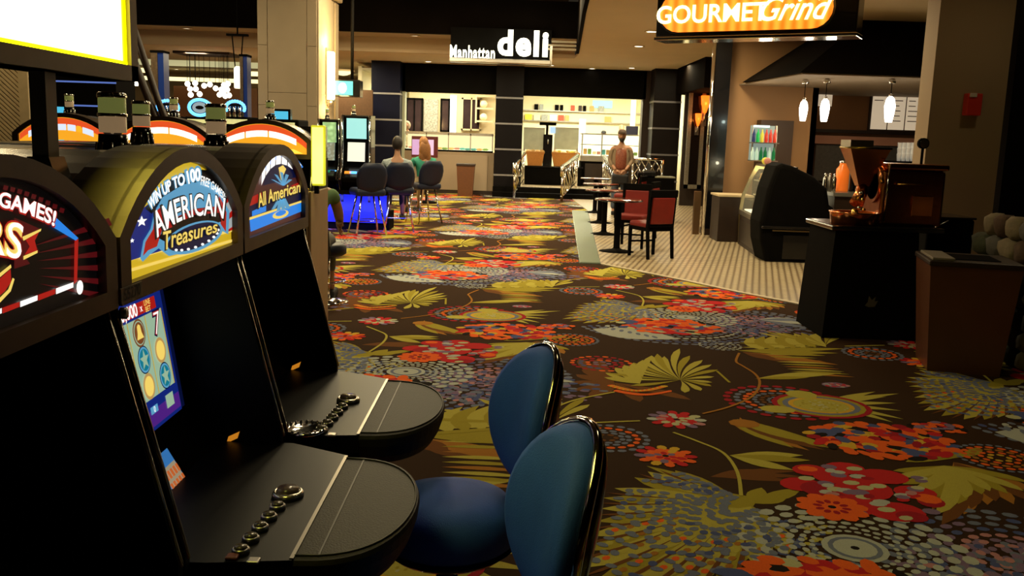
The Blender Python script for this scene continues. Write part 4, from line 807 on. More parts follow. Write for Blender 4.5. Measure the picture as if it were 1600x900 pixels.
for z in (.8, 1.02): P1('glass_shelf', mat('shelf_glass', (.8, .8, .6), .1, alpha=.5), pc, 'box', .03, Lc-.03, .17, DP-.06, z, z+.015)
P1('curved_glass', mat('case_glass', (.8, .85, .75), .03, alpha=.13), pc, 'prism', [(-.01, .56), (.02, .8), (.13, 1.1), (.21, hT-.03), (.2, hT-.03), (.12, 1.1), (.01, .8), (-.02, .56)], 0, Lc, 'x')
Mx = Matrix.Translation(c0) @ Matrix.Rotation(a_, 4, 'Z'); rg = random.Random(8)
for z in (.57, .815, 1.035):
    for i in range(6):
        q = Mx @ Vector((.15+i*(Lc-.3)/5, .32, z)); tag(MB().lathe([(.09, 0), (.1, .02), (.085, .03), (.08, .1), (.03, .12)], n=12).obj('cake', [FOOD[0], WOODD, FOOD[3], FOOD[2], WOODD][rg.randrange(5)], None, q), {.57: 'bottom', .815: 'middle', 1.035: 'top'}[z]+' shelf cake, '+['farthest', 'second farthest', 'third farthest', 'third nearest', 'second nearest', 'nearest'][i]+' one in the lit pastry case', 'cake', 'cakes in the pastry case')
fruits()
pl = Mx @ Vector((Lc/2, .35, 1.2)); point(pl.x, pl.y, 1.2, 4, (1, .9, .6), .03)
sc_ = thing('side_cabinet', 'low dark cabinet with lit white top between pylon and pastry case', 'cabinet', at(1140, 303, 15.2)); sz = sc_.location.z; sc_.location.z = 0
P1('body', WOODD, sc_, 'box', -.22, .3, -.3, .3, 0, sz-.03); P1('top', CREAM, sc_, 'box', -.24, .32, -.32, .32, sz-.03, sz)
# black rounded hooded case (seen from behind)
b0, b1 = gp(1190, 411), gp(1298, 417); bw = b1.x-b0.x; o = thing('black_hooded_case', 'large black rounded hooded merchandiser standing on the tiles', 'display case', ((b0.x+b1.x)/2, 12.7, 0)); w = bw/2
out = [(-w+.06, .02), (w-.10, .02), (w-.02, .33), (w+.03, .52), (w+.12, .58), (w+.12, .72), (w-.0, .80), (w-.05, 1.02), (w-.25, 1.18), (w-.55, 1.31), (-w+.2, 1.34), (-w+.12, 1.30), (-w+.03, 1.0), (-w-.04, .55), (-w-.02, .3)]
bm = bmesh.new(); vv = [bm.verts.new((x, -.22, z)) for x, z in out]; f = bm.faces.new(vv); r = bmesh.ops.extrude_face_region(bm, geom=[f]); bmesh.ops.translate(bm, vec=(0, .62, 0), verts=[v for v in r['geom'] if isinstance(v, bmesh.types.BMVert)]); bmesh.ops.recalc_face_normals(bm, faces=bm.faces[:])
bmesh.ops.bevel(bm, geom=[e for e in bm.edges if abs(e.verts[0].co.y-e.verts[1].co.y) < .01 and e.verts[0].co.z > .25], offset=.06, segments=3, profile=.5, affect='EDGES'); MB().frombm(bm, smooth=False).obj('hood', BLKM, o)
P1('chrome_strip', mat('dim_chrome', (.25, .2, .12), .25, 1), o, 'rbox', -w+.12, w-.02, -.25, -.21, .43, .45, .005); P1('bumper', BLK, o, 'rbox', -w-.02, w+.02, -.25, -.2, .46, .5, .01); P1('lower_panel', BLK, o, 'box', -w+.28, w-.25, -.235, -.2, .06, .38)
for sx in (-1, 1): P1('foot', BLKM, o, 'box', sx*w*.7-.05, sx*w*.7+.05, -.15, .3, 0, .03)
# black pedestal kiosk with copper roaster
k0, k1 = gp(1293, 527), gp(1436, 541); kc = Vector(((k0.x+k1.x)/2+.0, 7.95, 0)); kw = (k1.x-k0.x)/2+.03; zk = at(1340, 352, 7.7).z
o = thing('black_pedestal', 'black draped pedestal stand carrying the copper coffee roaster', 'pedestal', kc)
tapered(MB(), kw+.03, .36, kw-.02, .33, 0, zk-.02).obj('body', BLKM, o); P1('top_slab', BLK, o, 'rbox', -kw-.02, kw+.18, -.36, .36, zk-.04, zk, .01)
tb = MB(); tb.m(mat('faint_emblem', (.10, .09, .07), .5)); Z = at(1365, 472, 7.6).z
tb.prism([(x*.055, Z+z*.055) for x, z in ((-1, -.6), (-.4, -.8), (.5, -.7), (.9, .2), (.4, .1), (.5, .8), (0, .3), (-.5, .9), (-.6, 0))], -.3535, -.350, 'y'); tb.obj('emblem', None, o)
COP = mat('copper', (.72, .27, .10), .22, 1, noise=.25, nscale=5); COPD = mat('dark_copper', (.30, .10, .04), .3, 1, noise=.3)
BRS = mat('brass', (.6, .38, .1), .25, 1)
ro = thing('coffee_roaster', 'polished copper coffee roaster with hopper and cooling tray', 'coffee roaster', (kc.x, kc.y, zk)); X, Y0, Zr = kc.x, kc.y, zk
def L_(px, py, Y=7.8): p = at(px, py, Y); return p-Vector((X, Y0, Zr))
a = L_(1310, 352); b = L_(1372, 338); tray = ((L_(1300, 352)+L_(1372, 352))/2); rr = (L_(1372, 350).x-L_(1300, 350).x)/2
P1('cooling_tray', COP, ro, 'lathe', [(rr, .0), (rr+.01, .09), (rr+.02, .105), (rr-.01, .1), (rr-.02, .03), (.01, .03)], tray.x, -.12, 28); P1('tray_arm', BRS, ro, 'tube', [(tray.x-rr*.8, -.12, .08), (tray.x+rr*.8, -.12, .08)], .012); P1('tray_hub', BRS, ro, 'lathe', [(.03, .03), (.03, .12), (.01, .13)], tray.x, -.12, 12)
body0, body1 = L_(1372, 345), L_(1480, 258); P1('roaster_body', COPD, ro, 'rbox', body0.x, body1.x, -.16, .24, 0, body1.z-.06, .02)
P1('drum', COP, ro, 'lathe', [(.01, body0.x-.02), (.15, body0.x-.02), (.16, body0.x), (.16, body1.x-.02), (.14, body1.x)], n=28, T=Matrix.Translation((0, 0, body1.z-.16)) @ Matrix.Rotation(math.pi/2, 4, 'Y'))
P1('top_cowl', COP, ro, 'rbox', body0.x+.02, body1.x+.01, -.19, .2, body1.z-.05, body1.z, .015); P1('front_plate', COP, ro, 'rbox', L_(1425, 300).x, L_(1458, 300).x, -.18, -.16, L_(1440, 338).z, L_(1440, 306).z, .005); P1('brass_rail', BRS, ro, 'tube', [L_(1402, 288, 7.76), L_(1445, 288, 7.76)], .008)
ht, hb = L_(1362, 228), L_(1372, 292); hw2 = .17; hx = L_(1362, 240).x
tapered(MB(), .045, .045, hw2, .13, L_(1362, 292).z, L_(1362, 232).z).obj('hopper', COP, ro, (hx, 0, 0)); P1('hopper_rim', BRS, ro, 'tube', [(hx-hw2, -.13, ht.z-.02), (hx+hw2, -.13, ht.z-.02), (hx+hw2, .13, ht.z-.02), (hx-hw2, .13, ht.z-.02)], .01, 6, closed=True)
P1('hopper_grille', STEEL, ro, 'box', hx-hw2, hx+.02, -.12, .12, ht.z-.02, ht.z+.045); P1('chute', COP, ro, 'tube', [(hx, 0, L_(1362, 290).z), (hx-.02, -.05, .26), (hx-.07, -.1, .17)], [.045, .05, .06], 12)
P1('face_plate', COPD, ro, 'lathe', [(.14, -.03), (.14, .0)], n=24, T=Matrix.Translation((body0.x-.02, 0, body1.z-.2)) @ Matrix.Rotation(-math.pi/2, 4, 'Y'))
P1('sight_tube', CHROME, ro, 'tube', [(body0.x+.03, -.19, .03), (body0.x+.04, -.19, body1.z+.0)], .008, 8)
g = L_(1454, 232); P1('gauge_post', BLKM, ro, 'tube', [(g.x, 0, body1.z), (g.x, 0, g.z+.03)], .012); P1('gauge', BLKM, ro, 'lathe', [(.045, -.02), (.045, .02)], n=16, T=Matrix.Translation((g.x, 0, g.z+.04)) @ Matrix.Rotation(math.pi/2, 4, 'X')); P1('gauge_face', STEEL, ro, 'lathe', [(.035, .02), (.035, .024)], n=16, T=Matrix.Translation((g.x, 0, g.z+.04)) @ Matrix.Rotation(math.pi/2, 4, 'X'))
for i, (px, py) in enumerate(((1345, 302), (1348, 312), (1342, 325), (1350, 328))): P1('valve_knob', [CHROME, BRS][i % 2], ro, 'ball', L_(px, py, 7.72), .016, 10)
P1('exhaust_pipe', BLKM, ro, 'tube', [(body1.x-.03, .1, body1.z-.1), (body1.x+.03, .1, body1.z-.05), (body1.x+.04, .15, 0)], .02)
o = thing('black_bean_bin', 'black fabric covered bin beside the roaster, above trash can', 'bin', (at(1455, 400, 8.6).x+.05, 8.6, 0)); w = .2; h = at(1440, 345, 7.8).z; P1('body', BLKM, o, 'rbox', -.22, .2, -.25, .25, 0, h-.02, .02); P1('lid', BLK, o, 'rbox', -.23, .21, -.26, .26, h-.02, h, .008); P1('tool_bar', STEEL, o, 'tube', [(-.2, -.26, h-.12), (-.05, -.27, h-.03)], .006)
# brown waste bin nearest right
t0, t1, t2 = gp(1436, 574), gp(1470, 588), gp(1543, 586); zt = at(1500, 408, 6.5).z
o = thing('brown_waste_bin', 'large square tapered brown waste bin beside stone pier', 'waste bin', (0, 0, 0)); TB = mat('bin_mahogany', (.10, .035, .014), .35, noise=.25, nscale=4)
cc_ = Vector((3.31, 6.72, 0)); o.location = cc_; o.rotation_euler.z = math.radians(-14)
tapered(MB(), .24, .24, .30, .30, 0, zt-.03).obj('bin_body', TB, o); P1('rim', WOODD, o, 'rbox', -.31, .31, -.31, .31, zt-.04, zt, .01); P1('flap', BLKM, o, 'box', -.18, .18, -.18, .18, zt, zt+.006); P1('ash_panel', mat('ash_grey', (.2, .17, .13), .5), o, 'rbox', -.29, -.14, -.29, .2, zt, zt+.02, .005)
# stone pier
o = thing('stone_pier', 'pier of piled rounded field stones at the right edge', 'stone pier', (4.22, 6.9, 0)); P1('mortar_core', DARK, o, 'box', -.42, .6, -.36, .5, 0, .95)
SM = [mat('stone_'+n, c, .8, noise=.4, nscale=14, bump=.8, bscale=25) for n, c in (('tan', (.16, .11, .055)), ('grey', (.09, .083, .07)), ('brown', (.08, .045, .025)), ('pale', (.21, .165, .10)), ('moss', (.06, .066, .035)))]
rg = random.Random(4); z = 0; 
while z < .95:
    hh = rg.uniform(.13, .19)
    for face in (0, 1):
        u = 0
        while u < (1.0 if face == 0 else .86):
            wd = rg.uniform(.14, .26); bm = bmesh.new(); bmesh.ops.create_icosphere(bm, subdivisions=2, radius=1)
            for v in bm.verts: v.co *= 1+rg.uniform(-.13, .13); v.co.x = max(-.85, min(.85, v.co.x)); v.co.z = max(-.8, min(.8, v.co.z))
            c_ = Vector((-.42+u+wd/2, -.36, z+hh/2)) if face == 0 else Vector((-.42, -.36+u+wd/2, z+hh/2))
            Tm = Matrix.Translation(c_) @ Matrix.Diagonal((wd*.58 if face == 0 else .1, .1 if face == 0 else wd*.58, hh*.6, 1)); MB().frombm(bm, Tm, smooth=True).obj('stone', SM[rg.randrange(5)], o); u += wd
    z += hh*.93
for i in range(7): bm = bmesh.new(); bmesh.ops.create_icosphere(bm, subdivisions=2, radius=.13); [setattr(v, 'co', v.co*(1+rg.uniform(-.14, .14))) for v in bm.verts]; MB().frombm(bm, Matrix.Translation((-.35+i*.15, -.28+.2*(i % 2), 1.0)), smooth=True).obj('stone', SM[i % 5], o)
# ------------------------------------------------------------ slot machines
FRM = mat('bronze_frame', (.10, .07, .045), .4, .6, noise=.3, nscale=20); ROOF = mat('roof_gloss_metal', (.42, .40, .34), .25, .85, noise=.15, nscale=10)
PAD = mat('armrest_vinyl', (.020, .016, .009), .55, spec=.2, noise=.15, nscale=40, bump=.15, bscale=220); PADD = mat('armrest_dark', (.02, .018, .013), .5)
GREYL = mat('seam_silver', (.22, .2, .17), .35, .9)
HWM = .375; AZ0, AZ1, AZ2 = 1.25, 1.375, 1.53
def arch(hw, z0, z1, z2, n=16):
    r = (hw*hw+(z2-z1)**2)/(2*(z2-z1)); a = math.asin(min(1, hw/r)); zc_ = z2-r
    return [(-hw, z0), (hw, z0)]+[(r*math.sin(t), zc_+r*math.cos(t)) for t in [a-2*a*i/n for i in range(n+1)]]
OUT = arch(HWM, AZ0, AZ1, AZ2); INN = arch(HWM-.045, AZ0+.035, AZ1-.008, AZ2-.032)
def candle(o, x, y, z, r=.033):
    c = MB().lathe([(r*1.25, 0), (r*1.3, .01), (r*1.05, .05), (r*.98, .075)], x, y, 14).obj('candle_base', BLK, o); c.location.z = z
    for i in range(10): a = i*math.pi/5; P1('chrome_rib', CHROME, c, 'tube', [(x+r*1.33*math.cos(a), y+r*1.33*math.sin(a), .0), (x+r*1.1*math.cos(a), y+r*1.1*math.sin(a), .055)], .004, 5)
    for k, (za, m) in enumerate(((.078, mat('candle_peach', (.55, .42, .25), .25, emit=(.5, .32, .16), es=.35)), (.122, mat('candle_green', (.35, .38, .14), .25, emit=(.3, .32, .08), es=.3)))):
        P1('candle_tier', m, c, 'lathe', [(r*.9, za), (r*.95, za+.003), (r*.95, za+.036), (r*.9, za+.038)], x, y, 16); P1('tier_ring', CHROME, c, 'lathe', [(r, za+.038), (r*1.03, za+.04), (r*1.03, za+.044), (r, za+.046)], x, y, 16)
    P1('cap', CHROME, c, 'lathe', [(r, .166), (r, .17), (r*.9, .173), (.003, .174)], x, y, 14)
def slot(name, lab, x0, yc, rz=0, z0=0, glass=None, group=None, deck=True, cheap=False):
    o = thing(name, lab, 'slot machine', (x0, yc, z0), rz, group)
    zb = -z0
    P1('marquee_housing', FRM, o, 'prism', OUT, .06, .178, 'x'); 
    ring = MB(); n = len(OUT)
    for i in range(n):
        j = (i+1) % n; a, b, c, d = OUT[i], OUT[j], INN[j], INN[i]
        X0, X1 = .17, .198
        ring.add([(X1, *a), (X1, *b), (X1, *c), (X1, *d)], [(0, 1, 2, 3)]); ring.add([(X0, *a), (X0, *b), (X1, *b), (X1, *a)], [(0, 1, 2, 3)]); ring.add([(X0, *d), (X0, *c), (X1, *c), (X1, *d)], [(3, 2, 1, 0)])
    ring.obj('marquee_frame', FRM, o)
    P1('roof', ROOF, o, 'prism', arch(HWM-.004, AZ0, AZ1-.015, AZ2-.012), -.20, .06, 'x', smooth=False)
    P1('rear_top', BLK, o, 'box', -.35, -.2, -.37, .37, AZ0, 1.49)
    side = [(-.35, zb), (.25, zb), (.25, .66), (.30, .745), (.30, .775), (.175, AZ0+.01), (.06, AZ0+.02), (-.35, AZ0)]
    for s in (-1, 1): P1('side_panel', mat('cabinet_side', (.004, .004, .004), .5, spec=.2), o, 'prism', side, s*.375-(.022 if s > 0 else 0), s*.375+(.022 if s < 0 else 0), 'y')
    for s in (-1, 1): P1('chrome_strip', mat('strip_chrome', (.55, .5, .42), .2, 1), o, 'tube', [(.302, s*.364, .765), (.178, s*.364, AZ0)], .005, 6)
    body = [(-.35, zb), (.24, zb), (.24, .70), (.13, .75), (.06, .87), (.0, AZ0), (-.35, AZ0)]; P1('cabinet_body', BLKM, o, 'prism', body, -.352, .352, 'y')
    if deck:
        P1('button_deck', mat('deck_black', (.004, .0035, .003), .45, spec=.2, noise=.2), o, 'prism', [(.13, -.352), (.33, -.352), (.49, -.33), (.49, .27), (.33, .352), (.13, .352)], .70, .75, 'z')
        fr = [(.49, -.33), (.49, .27)]; q = [(.49+.215*math.sin(t)**.75, -.03-.30*math.cos(t)) for t in [math.pi*i/24 for i in range(25)]]
        ar = MB(); lv = [(q_, z, k) for q_, z, k in ((0, .655, .86), (0, .68, .93), (0, .715, .985), (0, .738, 1.0), (0, .747, .985), (0, .749, .95))]
        vs = []; N = len(q)
        for _, z, k in lv: vs += [(.49+(x-.49)*k, -.03+(y+.03)*k, z) for x, y in q]
        fs = [(r*N+i, r*N+(i+1) % N, (r+1)*N+(i+1) % N, (r+1)*N+i) for r in range(len(lv)-1) for i in range(N)]+[tuple(range((len(lv)-1)*N, len(lv)*N)), tuple(range(N))[::-1]]
        ar.add(vs, fs); ar.obj('armrest', PAD, o)
        P1('stitched_seam', PADD, o, 'tube', [(.49+(x-.49)*.96, -.03+(y+.03)*.93, .7505) for x, y in q], .0022, 5); P1('pad_crease', PADD, o, 'box', .535, .539, -.31, .25, .745, .7502)
        P1('seam_strip', GREYL, o, 'box', .484, .492, -.325, .265, .747, .752); P1('under_bracket', BLKM, o, 'prism', [(.24, .5), (.24, .70), (.6, .66), (.45, .62)], -.2, .15, 'y')
        b = MB().lathe([(.036, .75), (.036, .758), (.030, .764), (.028, .762)], .405, -.01, 20).obj('play_button', mat('button_ring', (.55, .5, .42), .25, .9), o); P1('button_cap', mat('cap_dark', (.12, .08, .08), .2), b, 'lathe', [(.026, .762), (.024, .770), (.002, .772)], .405, -.01, 18)
        for k in range(5):
            yy = -.085-.055*k; b = MB().lathe([(.018, .75), (.018, .758), (.015, .761)], .40-.004*k, yy, 14).obj('bet_button', STEEL, o); P1('button_cap', mat('cap_grey', (.10, .08, .07), .2), b, 'lathe', [(.014, .760), (.012, .765), (.001, .766)], .40-.004*k, yy, 12)
        for x, y in ((.375, -.37+.04), (.42, -.345)): P1('small_button', mat('cap_red', (.2, .05, .04), .3) if x < .4 else STEEL, o, 'rbox', x-.012, x+.012, y-.012, y+.012, .75, .757, .003)
    P1('foot_plinth', BLKM, o, 'box', -.33, .22, -.34, .34, zb, zb+.1)
    if glass: glass(o)
    return o
def raylocal(yc, x=-.718, x0=-.9):
    def f(px, py): d = ray(px, py); t = x/d.x; return (x-x0, d.y*t-yc, EYE+d.z*t)
    return f
G_ = lambda n, c, s=.9: glow('glass_'+n, c, s)
WH = G_('white', (1, .97, .9), 1.15); GOLD = G_('gold', (.75, .5, .02), .8); GOLD2 = G_('gold_bright', (1, .72, .15), .9); BLU = G_('blue', (.01, .03, .30), .55); RED = G_('red', (.55, .015, .01), .7); LBL = G_('light_blue', (.12, .4, .65), .8); BLK2 = G_('black', (.004, .003, .003), .5); DRED = G_('dark_red', (.12, .006, .008), .6); NVY = G_('navy', (.004, .008, .06), .5); BB = G_('bright_blue', (.02, .25, .85), .9)
def bez(pts):   # quadratic bezier in picture space
    (ax, ay), (bx, by), (cx_, cy_) = pts
    def f(t): return (ax*(1-t)**2+2*bx*t*(1-t)+cx_*t*t, ay*(1-t)**2+2*by*t*(1-t)+cy_*t*t), (2*(1-t)*(bx-ax)+2*t*(cx_-bx), 2*(1-t)*(by-ay)+2*t*(cy_-by))
    return f
def ptext(mb, s, path, h, f, lift, off=.02, shear=0, h2=None):   # lettering along a path; heights in picture px (h at the start, h2 at the end), stood upright
    v, fc = text2d(s, 1, off, shear); us = [a for a, b in v]; vs = [b for a, b in v]; u0, u1 = min(us), max(us); v0, v1 = min(vs), max(vs); B = bez(path); h2 = h2 or h
    out = []
    for a, b in v:
        t = (a-u0)/(u1-u0); (x, y), (dx, dy) = B(t); k = (b-v0)/(v1-v0)*(h+(h2-h)*t); L = math.hypot(dx, dy); nx, ny = dy/L*.35, -math.sqrt(1-(dy/L*.35)**2)
        p = f(x+nx*k, y+ny*k); out.append((p[0]+lift, p[1], p[2]))
    mb.add(out, fc, False)
def ppoly(mb, pts, f, lift): mb.add([(lambda p: (p[0]+lift, p[1], p[2]))(f(*q)) for q in pts], [tuple(range(len(pts)))], False)
def inglass(o, m): P1('marquee_glass', m, o, 'prism', INN, .176, .181, 'x')
def star(cx_, cy_, r, sk=-.15): return [(cx_+r*k*math.sin(a), cy_-r*k*math.cos(a)+sk*r*k*math.sin(a)) for a, k in [(2*math.pi*i/10, 1 if i % 2 == 0 else .42) for i in range(10)]]
def ellp(cx_, cy_, rx, ry, rot, n=28): return [(cx_+rx*math.cos(a)*math.cos(rot)-ry*math.sin(a)*math.sin(rot), cy_+rx*math.cos(a)*math.sin(rot)+ry*math.sin(a)*math.cos(rot)) for a in [2*math.pi*i/n for i in range(n)]]
def glass2(o):
    f = raylocal(2.02); inglass(o, GOLD)
    mb = MB(); mb.m(GOLD2); [ppoly(mb, q, f, .0008) for q in ([(178, 432), (376, 374), (376, 370), (178, 427)], [(180, 414), (376, 358), (376, 354), (180, 409)])]
    mb.m(BLK2); ppoly(mb, [(226, 326), (243, 299), (268, 278), (300, 264), (325, 266), (345, 279), (362, 302), (354, 316), (325, 296), (290, 296), (255, 308), (236, 334)], f, .0014)
    mb.m(BLU); ppoly(mb, [(181, 414), (183, 382), (198, 354), (222, 326), (250, 303), (300, 290), (345, 300), (362, 318), (372, 333), (374, 353)], f, .0012)
    mb.m(G_('flag_grey', (.5, .55, .55), .7)); ppoly(mb, [(348, 300), (361, 311), (374, 338), (375, 352), (350, 360)], f, .0016)
    mb.m(RED); ppoly(mb, [(352, 338), (368, 322), (372, 329), (353, 346)], f, .0020); ppoly(mb, [(352, 312), (358, 306), (361, 309), (353, 318)], f, .0020); ppoly(mb, [(353, 360), (375, 346), (375, 353), (356, 362)], f, .002)
    mb.m(WH); [ppoly(mb, star(x, y, r), f, .0018) for x, y, r in ((220, 346, 9), (192, 378, 8), (187, 405, 6), (221, 403, 4), (205, 376, 4))]
    mb.obj('background_print', None, o)
    mb = MB(); mb.m(LBL); ppoly(mb, [(217, 404), (222, 376), (233, 358), (240, 330), (252, 308), (285, 288), (325, 282), (346, 300), (350, 318), (357, 330), (355, 366), (344, 360), (330, 370), (318, 385), (290, 394), (262, 400), (246, 388), (232, 398), (221, 409)], f, .0026)
    mb.m(RED); ppoly(mb, [(221, 400), (225, 378), (237, 358), (240, 332), (250, 322), (255, 345), (243, 385), (229, 391)], f, .0030); ppoly(mb, [(340, 305), (347, 318), (352, 332), (351, 362), (343, 350), (341, 338)], f, .0030)
    mb.m(BLK2); ppoly(mb, [(245, 372), (262, 345), (300, 326), (338, 322), (344, 346), (325, 352), (290, 362), (260, 380)], f, .0034)
    mb.m(RED); ppoly(mb, [(256, 348), (298, 327), (340, 322), (342, 332), (300, 336), (262, 357)], f, .0036)
    mb.m(LBL); ppoly(mb, ellp(300, 371, 48, 22, -.36), f, .0040); mb.m(NVY); ppoly(mb, ellp(300, 370, 44, 18, -.36), f, .0044); mb.m(WH)
    for i in range(9): 
        a = .15+i*.3; ppoly(mb, ellp(300+40*math.cos(a)*math.cos(-.36)-15*math.sin(a)*math.sin(-.36), 371+40*math.cos(a)*math.sin(-.36)+15*math.sin(a)*math.cos(-.36), 2.6, 2.2, 0, 6), f, .0048)
    mb.obj('emblem_print', None, o)
    mb = MB(); mb.m(LBL); ptext(mb, 'WIN UP TO', [(231, 332), (248, 301), (287, 289)], 21, f, .0046, .06, h2=21)
    ptext(mb, '100', [(289, 291), (298, 285), (312, 285)], 26, f, .0046, .09, h2=27)
    mb.m(WH); ptext(mb, 'WIN UP TO', [(232, 330), (250, 300), (286, 288)], 18, f, .0052, .03, h2=18); ptext(mb, '100', [(291, 288), (299, 283), (310, 283)], 21, f, .0052, .04)
    ptext(mb, 'FREE GAMES!', [(310, 289), (329, 292), (346, 312)], 15, f, .0052, .015, h2=10)
    mb.m(BLK2); ptext(mb, 'AMERICAN', [(238, 376), (290, 326), (347, 346)], 44, f, .0054, .05, h2=38)
    mb.m(WH); ptext(mb, 'AMERICAN', [(241, 372), (290, 324), (345, 342)], 39, f, .0062, .01, h2=33)
    mb.m(BLK2); ptext(mb, 'Treasures', [(250, 394), (292, 378), (338, 364)], 33, f, .0070, .06, .25, h2=21)
    mb.m(GOLD2); ptext(mb, 'Treasures', [(252, 391), (292, 376), (336, 362)], 29, f, .0078, .012, .25, h2=18)
    mb.obj('marquee_lettering', None, o)
    # plate with the machine number on the frame
    c = f(185, 431); pl = MB().box(.198, .201, c[1]-.035, c[1]+.06, 1.255, 1.283).obj('number_plate', mat('plate_tan', (.22, .17, .11), .5), o)
    t = MB(); text(t, '55270', .03, lambda u, v: Vector((.2018, c[1]+.0125+u, 1.269+v)), .01); t.obj('plate_number', mat('ink_dark', (.02, .015, .01), .6), pl)
    P1('lock', STEEL, o, 'lathe', [(.011, 0), (.011, .01), (.004, .012)], n=14, T=Matrix.Translation((.19, -.364, 1.235)) @ Matrix.Rotation(math.pi/2, 4, 'Y'))
    P1('small_emblem', WH, o, 'ball', (f(371, 368)[0]+.003, f(371, 368)[1], f(371, 368)[2]), .006, 8, .1)
    # the reel screen
    def Sc(u, v, l=0): return Vector((.06-.0458*v+.004+l, u*.95, .87+.29*v))      # u -.265..+.265, v 0..1
    def sq(mb, u0, u1, v0, v1, l): mb.add([Sc(u0, v0, l), Sc(u1, v0, l), Sc(u1, v1, l), Sc(u0, v1, l)], [(0, 1, 2, 3)], False)
    bz = MB(); bz.m(BLU); sq(bz, -.285, .285, -.05, 1.05, 0); bz.m(NVY); sq(bz, -.31, .31, -.1, 1.12, -.001); sn = bz.obj('reel_screen', None, o)
    W_ = .106; MINT = G_('mint', (.42, .62, .42), .72)
    mb = MB(); mb.m(MINT)
    for k in range(5): sq(mb, -.265+k*W_+.002, -.265+(k+1)*W_-.002, .22, .88, .001)
    mb.m(GOLD); [sq(mb, -.265+k*W_-.002, -.265+k*W_+.002, .22, .88, .0014) for k in range(6)]; mb.m(RED); sq(mb, -.265, .24, .90, 1.0, .001)
    mb.m(G_('purple', (.10, .02, .28), .7)); sq(mb, -.28, .28, 0, .13, .001); mb.m(BLU); sq(mb, -.28, .28, .135, .2, .0012); mb.m(LBL); sq(mb, -.05, .0, .05, .11, .002); sq(mb, .09, .135, .10, .16, .002); mb.m(MINT); sq(mb, .19, .24, .06, .17, .002); mb.obj('screen_fields', None, sn)
    mb = MB()
    def circ(mb, m, k, r_, rad, l): mb.m(m); cu = -.265+(k+.5)*W_; cv = .88-(r_+.5)*.22; mb.add([Sc(cu+rad*math.cos(a), cv+rad/.315*math.sin(a), l) for a in [2*math.pi*i/24 for i in range(24)]], [tuple(range(24))], False)
    def sstar(m, k, r_, rad, l): mb.m(m); cu = -.265+(k+.5)*W_; cv = .88-(r_+.5)*.22; mb.add([Sc(cu+rad*q*math.sin(a), cv+rad/.315*q*math.cos(a), l) for a, q in [(2*math.pi*i/10, 1 if i % 2 == 0 else .42) for i in range(10)]], [tuple(range(10))], False)
    CO = G_('coin', (.62, .38, .12), .75); TEAL = G_('teal', (.01, .25, .35), .7); BRN = G_('bell_brown', (.3, .1, .03), .6)
    for k, col_ in enumerate((('star', 'coin', 'bell'), ('coin', 'flag', 'star'), ('flag', 'bell', 'bar'), ('bell', 'star', 'coin'), ('seven', 'coin', 'star'))):
        for r_, s in enumerate(col_):
            if s == 'coin': circ(mb, CO, k, r_, .034, .003); circ(mb, GOLD2, k, r_, .026, .0034)
            if s == 'star': circ(mb, NVY, k, r_, .036, .003); circ(mb, LBL, k, r_, .033, .0034); circ(mb, TEAL, k, r_, .028, .0038); sstar(MINT, k, r_, .027, .0044)
            if s == 'bell': circ(mb, BRN, k, r_, .036, .003); circ(mb, MINT, k, r_, .031, .0034); circ(mb, BRN, k, r_, .028, .0038); cu = -.265+(k+.5)*W_; cv = .88-(r_+.5)*.22; mb.m(GOLD2); mb.add([Sc(cu+a, cv+b/.315, .0044) for a, b in ((-.02, -.015), (.02, -.015), (.012, .0), (.009, .018), (0, .023), (-.009, .018), (-.012, 0))], [tuple(range(7))], False)
            if s == 'flag':
                circ(mb, NVY, k, r_, .036, .003); circ(mb, WH, k, r_, .032, .0034); cu = -.265+(k+.5)*W_; cv = .88-(r_+.5)*.22; mb.m(RED)
                for j in (-1, 0, 1): mb.add([Sc(cu-.024, cv+(j*.018-.004)/.315, .0038), Sc(cu+.028, cv+(j*.018-.004)/.315, .0038), Sc(cu+.028, cv+(j*.018+.004)/.315, .0038), Sc(cu-.024, cv+(j*.018+.004)/.315, .0038)], [(0, 1, 2, 3)], False)
                mb.m(NVY); mb.add([Sc(cu-.026, cv, .0042), Sc(cu-.002, cv, .0042), Sc(cu-.002, cv+.07, .0042), Sc(cu-.018, cv+.07, .0042)], [(0, 1, 2, 3)], False)
            if s == 'bar': cu = -.265+(k+.5)*W_; cv = .88-(r_+.5)*.22; mb.m(NVY); sq(mb, cu-.04, cu+.04, cv-.04, cv+.04, .003); mb.m(WH); text(mb, 'BAR', .035, lambda u, v, cu=cu, cv=cv: Sc(cu+u, cv+v/.315, .0038), .02); mb.m(RED); sq(mb, cu-.04, cu+.04, cv-.07, cv-.055, .003)
            if s == 'seven': cu = -.265+(k+.5)*W_; cv = .88-(r_+.5)*.22; mb.m(NVY); text(mb, '7', .085, lambda u, v, cu=cu, cv=cv: Sc(cu+u, cv+v/.315, .003), .06, .2); mb.m(RED); text(mb, '7', .085, lambda u, v, cu=cu, cv=cv: Sc(cu+u, cv+v/.315, .0036), .015, .2); mb.m(WH); text(mb, '7', .085, lambda u, v, cu=cu, cv=cv: Sc(cu+u, cv+v/.315, .0042), -.015, .2)
    mb.obj('reel_symbols', None, sn)
    for nm, m, tx, sz, cu, cv, of in (('banner_lettering', WH, '10,000', .045, .06, .95, .02), ('banner_sign', WH, 'x', .03, .145, .95, 0), ('line_lettering', GOLD2, 'LINE', .02, .185, .975, .01), ('bet_lettering', GOLD2, 'BET', .02, .185, .92, .01), ('stake_number', WH, '20', .02, -.025, .08, 0), ('credit_lettering', WH, 'CREDIT', .018, .045, .11, 0), ('credit_number', WH, '0', .022, .112, .13, 0)):
        mb = MB(); mb.m(m); text(mb, tx, sz, lambda u, v: Sc(cu+u, cv+v/.315, .003), of); mb.obj(nm, None, sn)
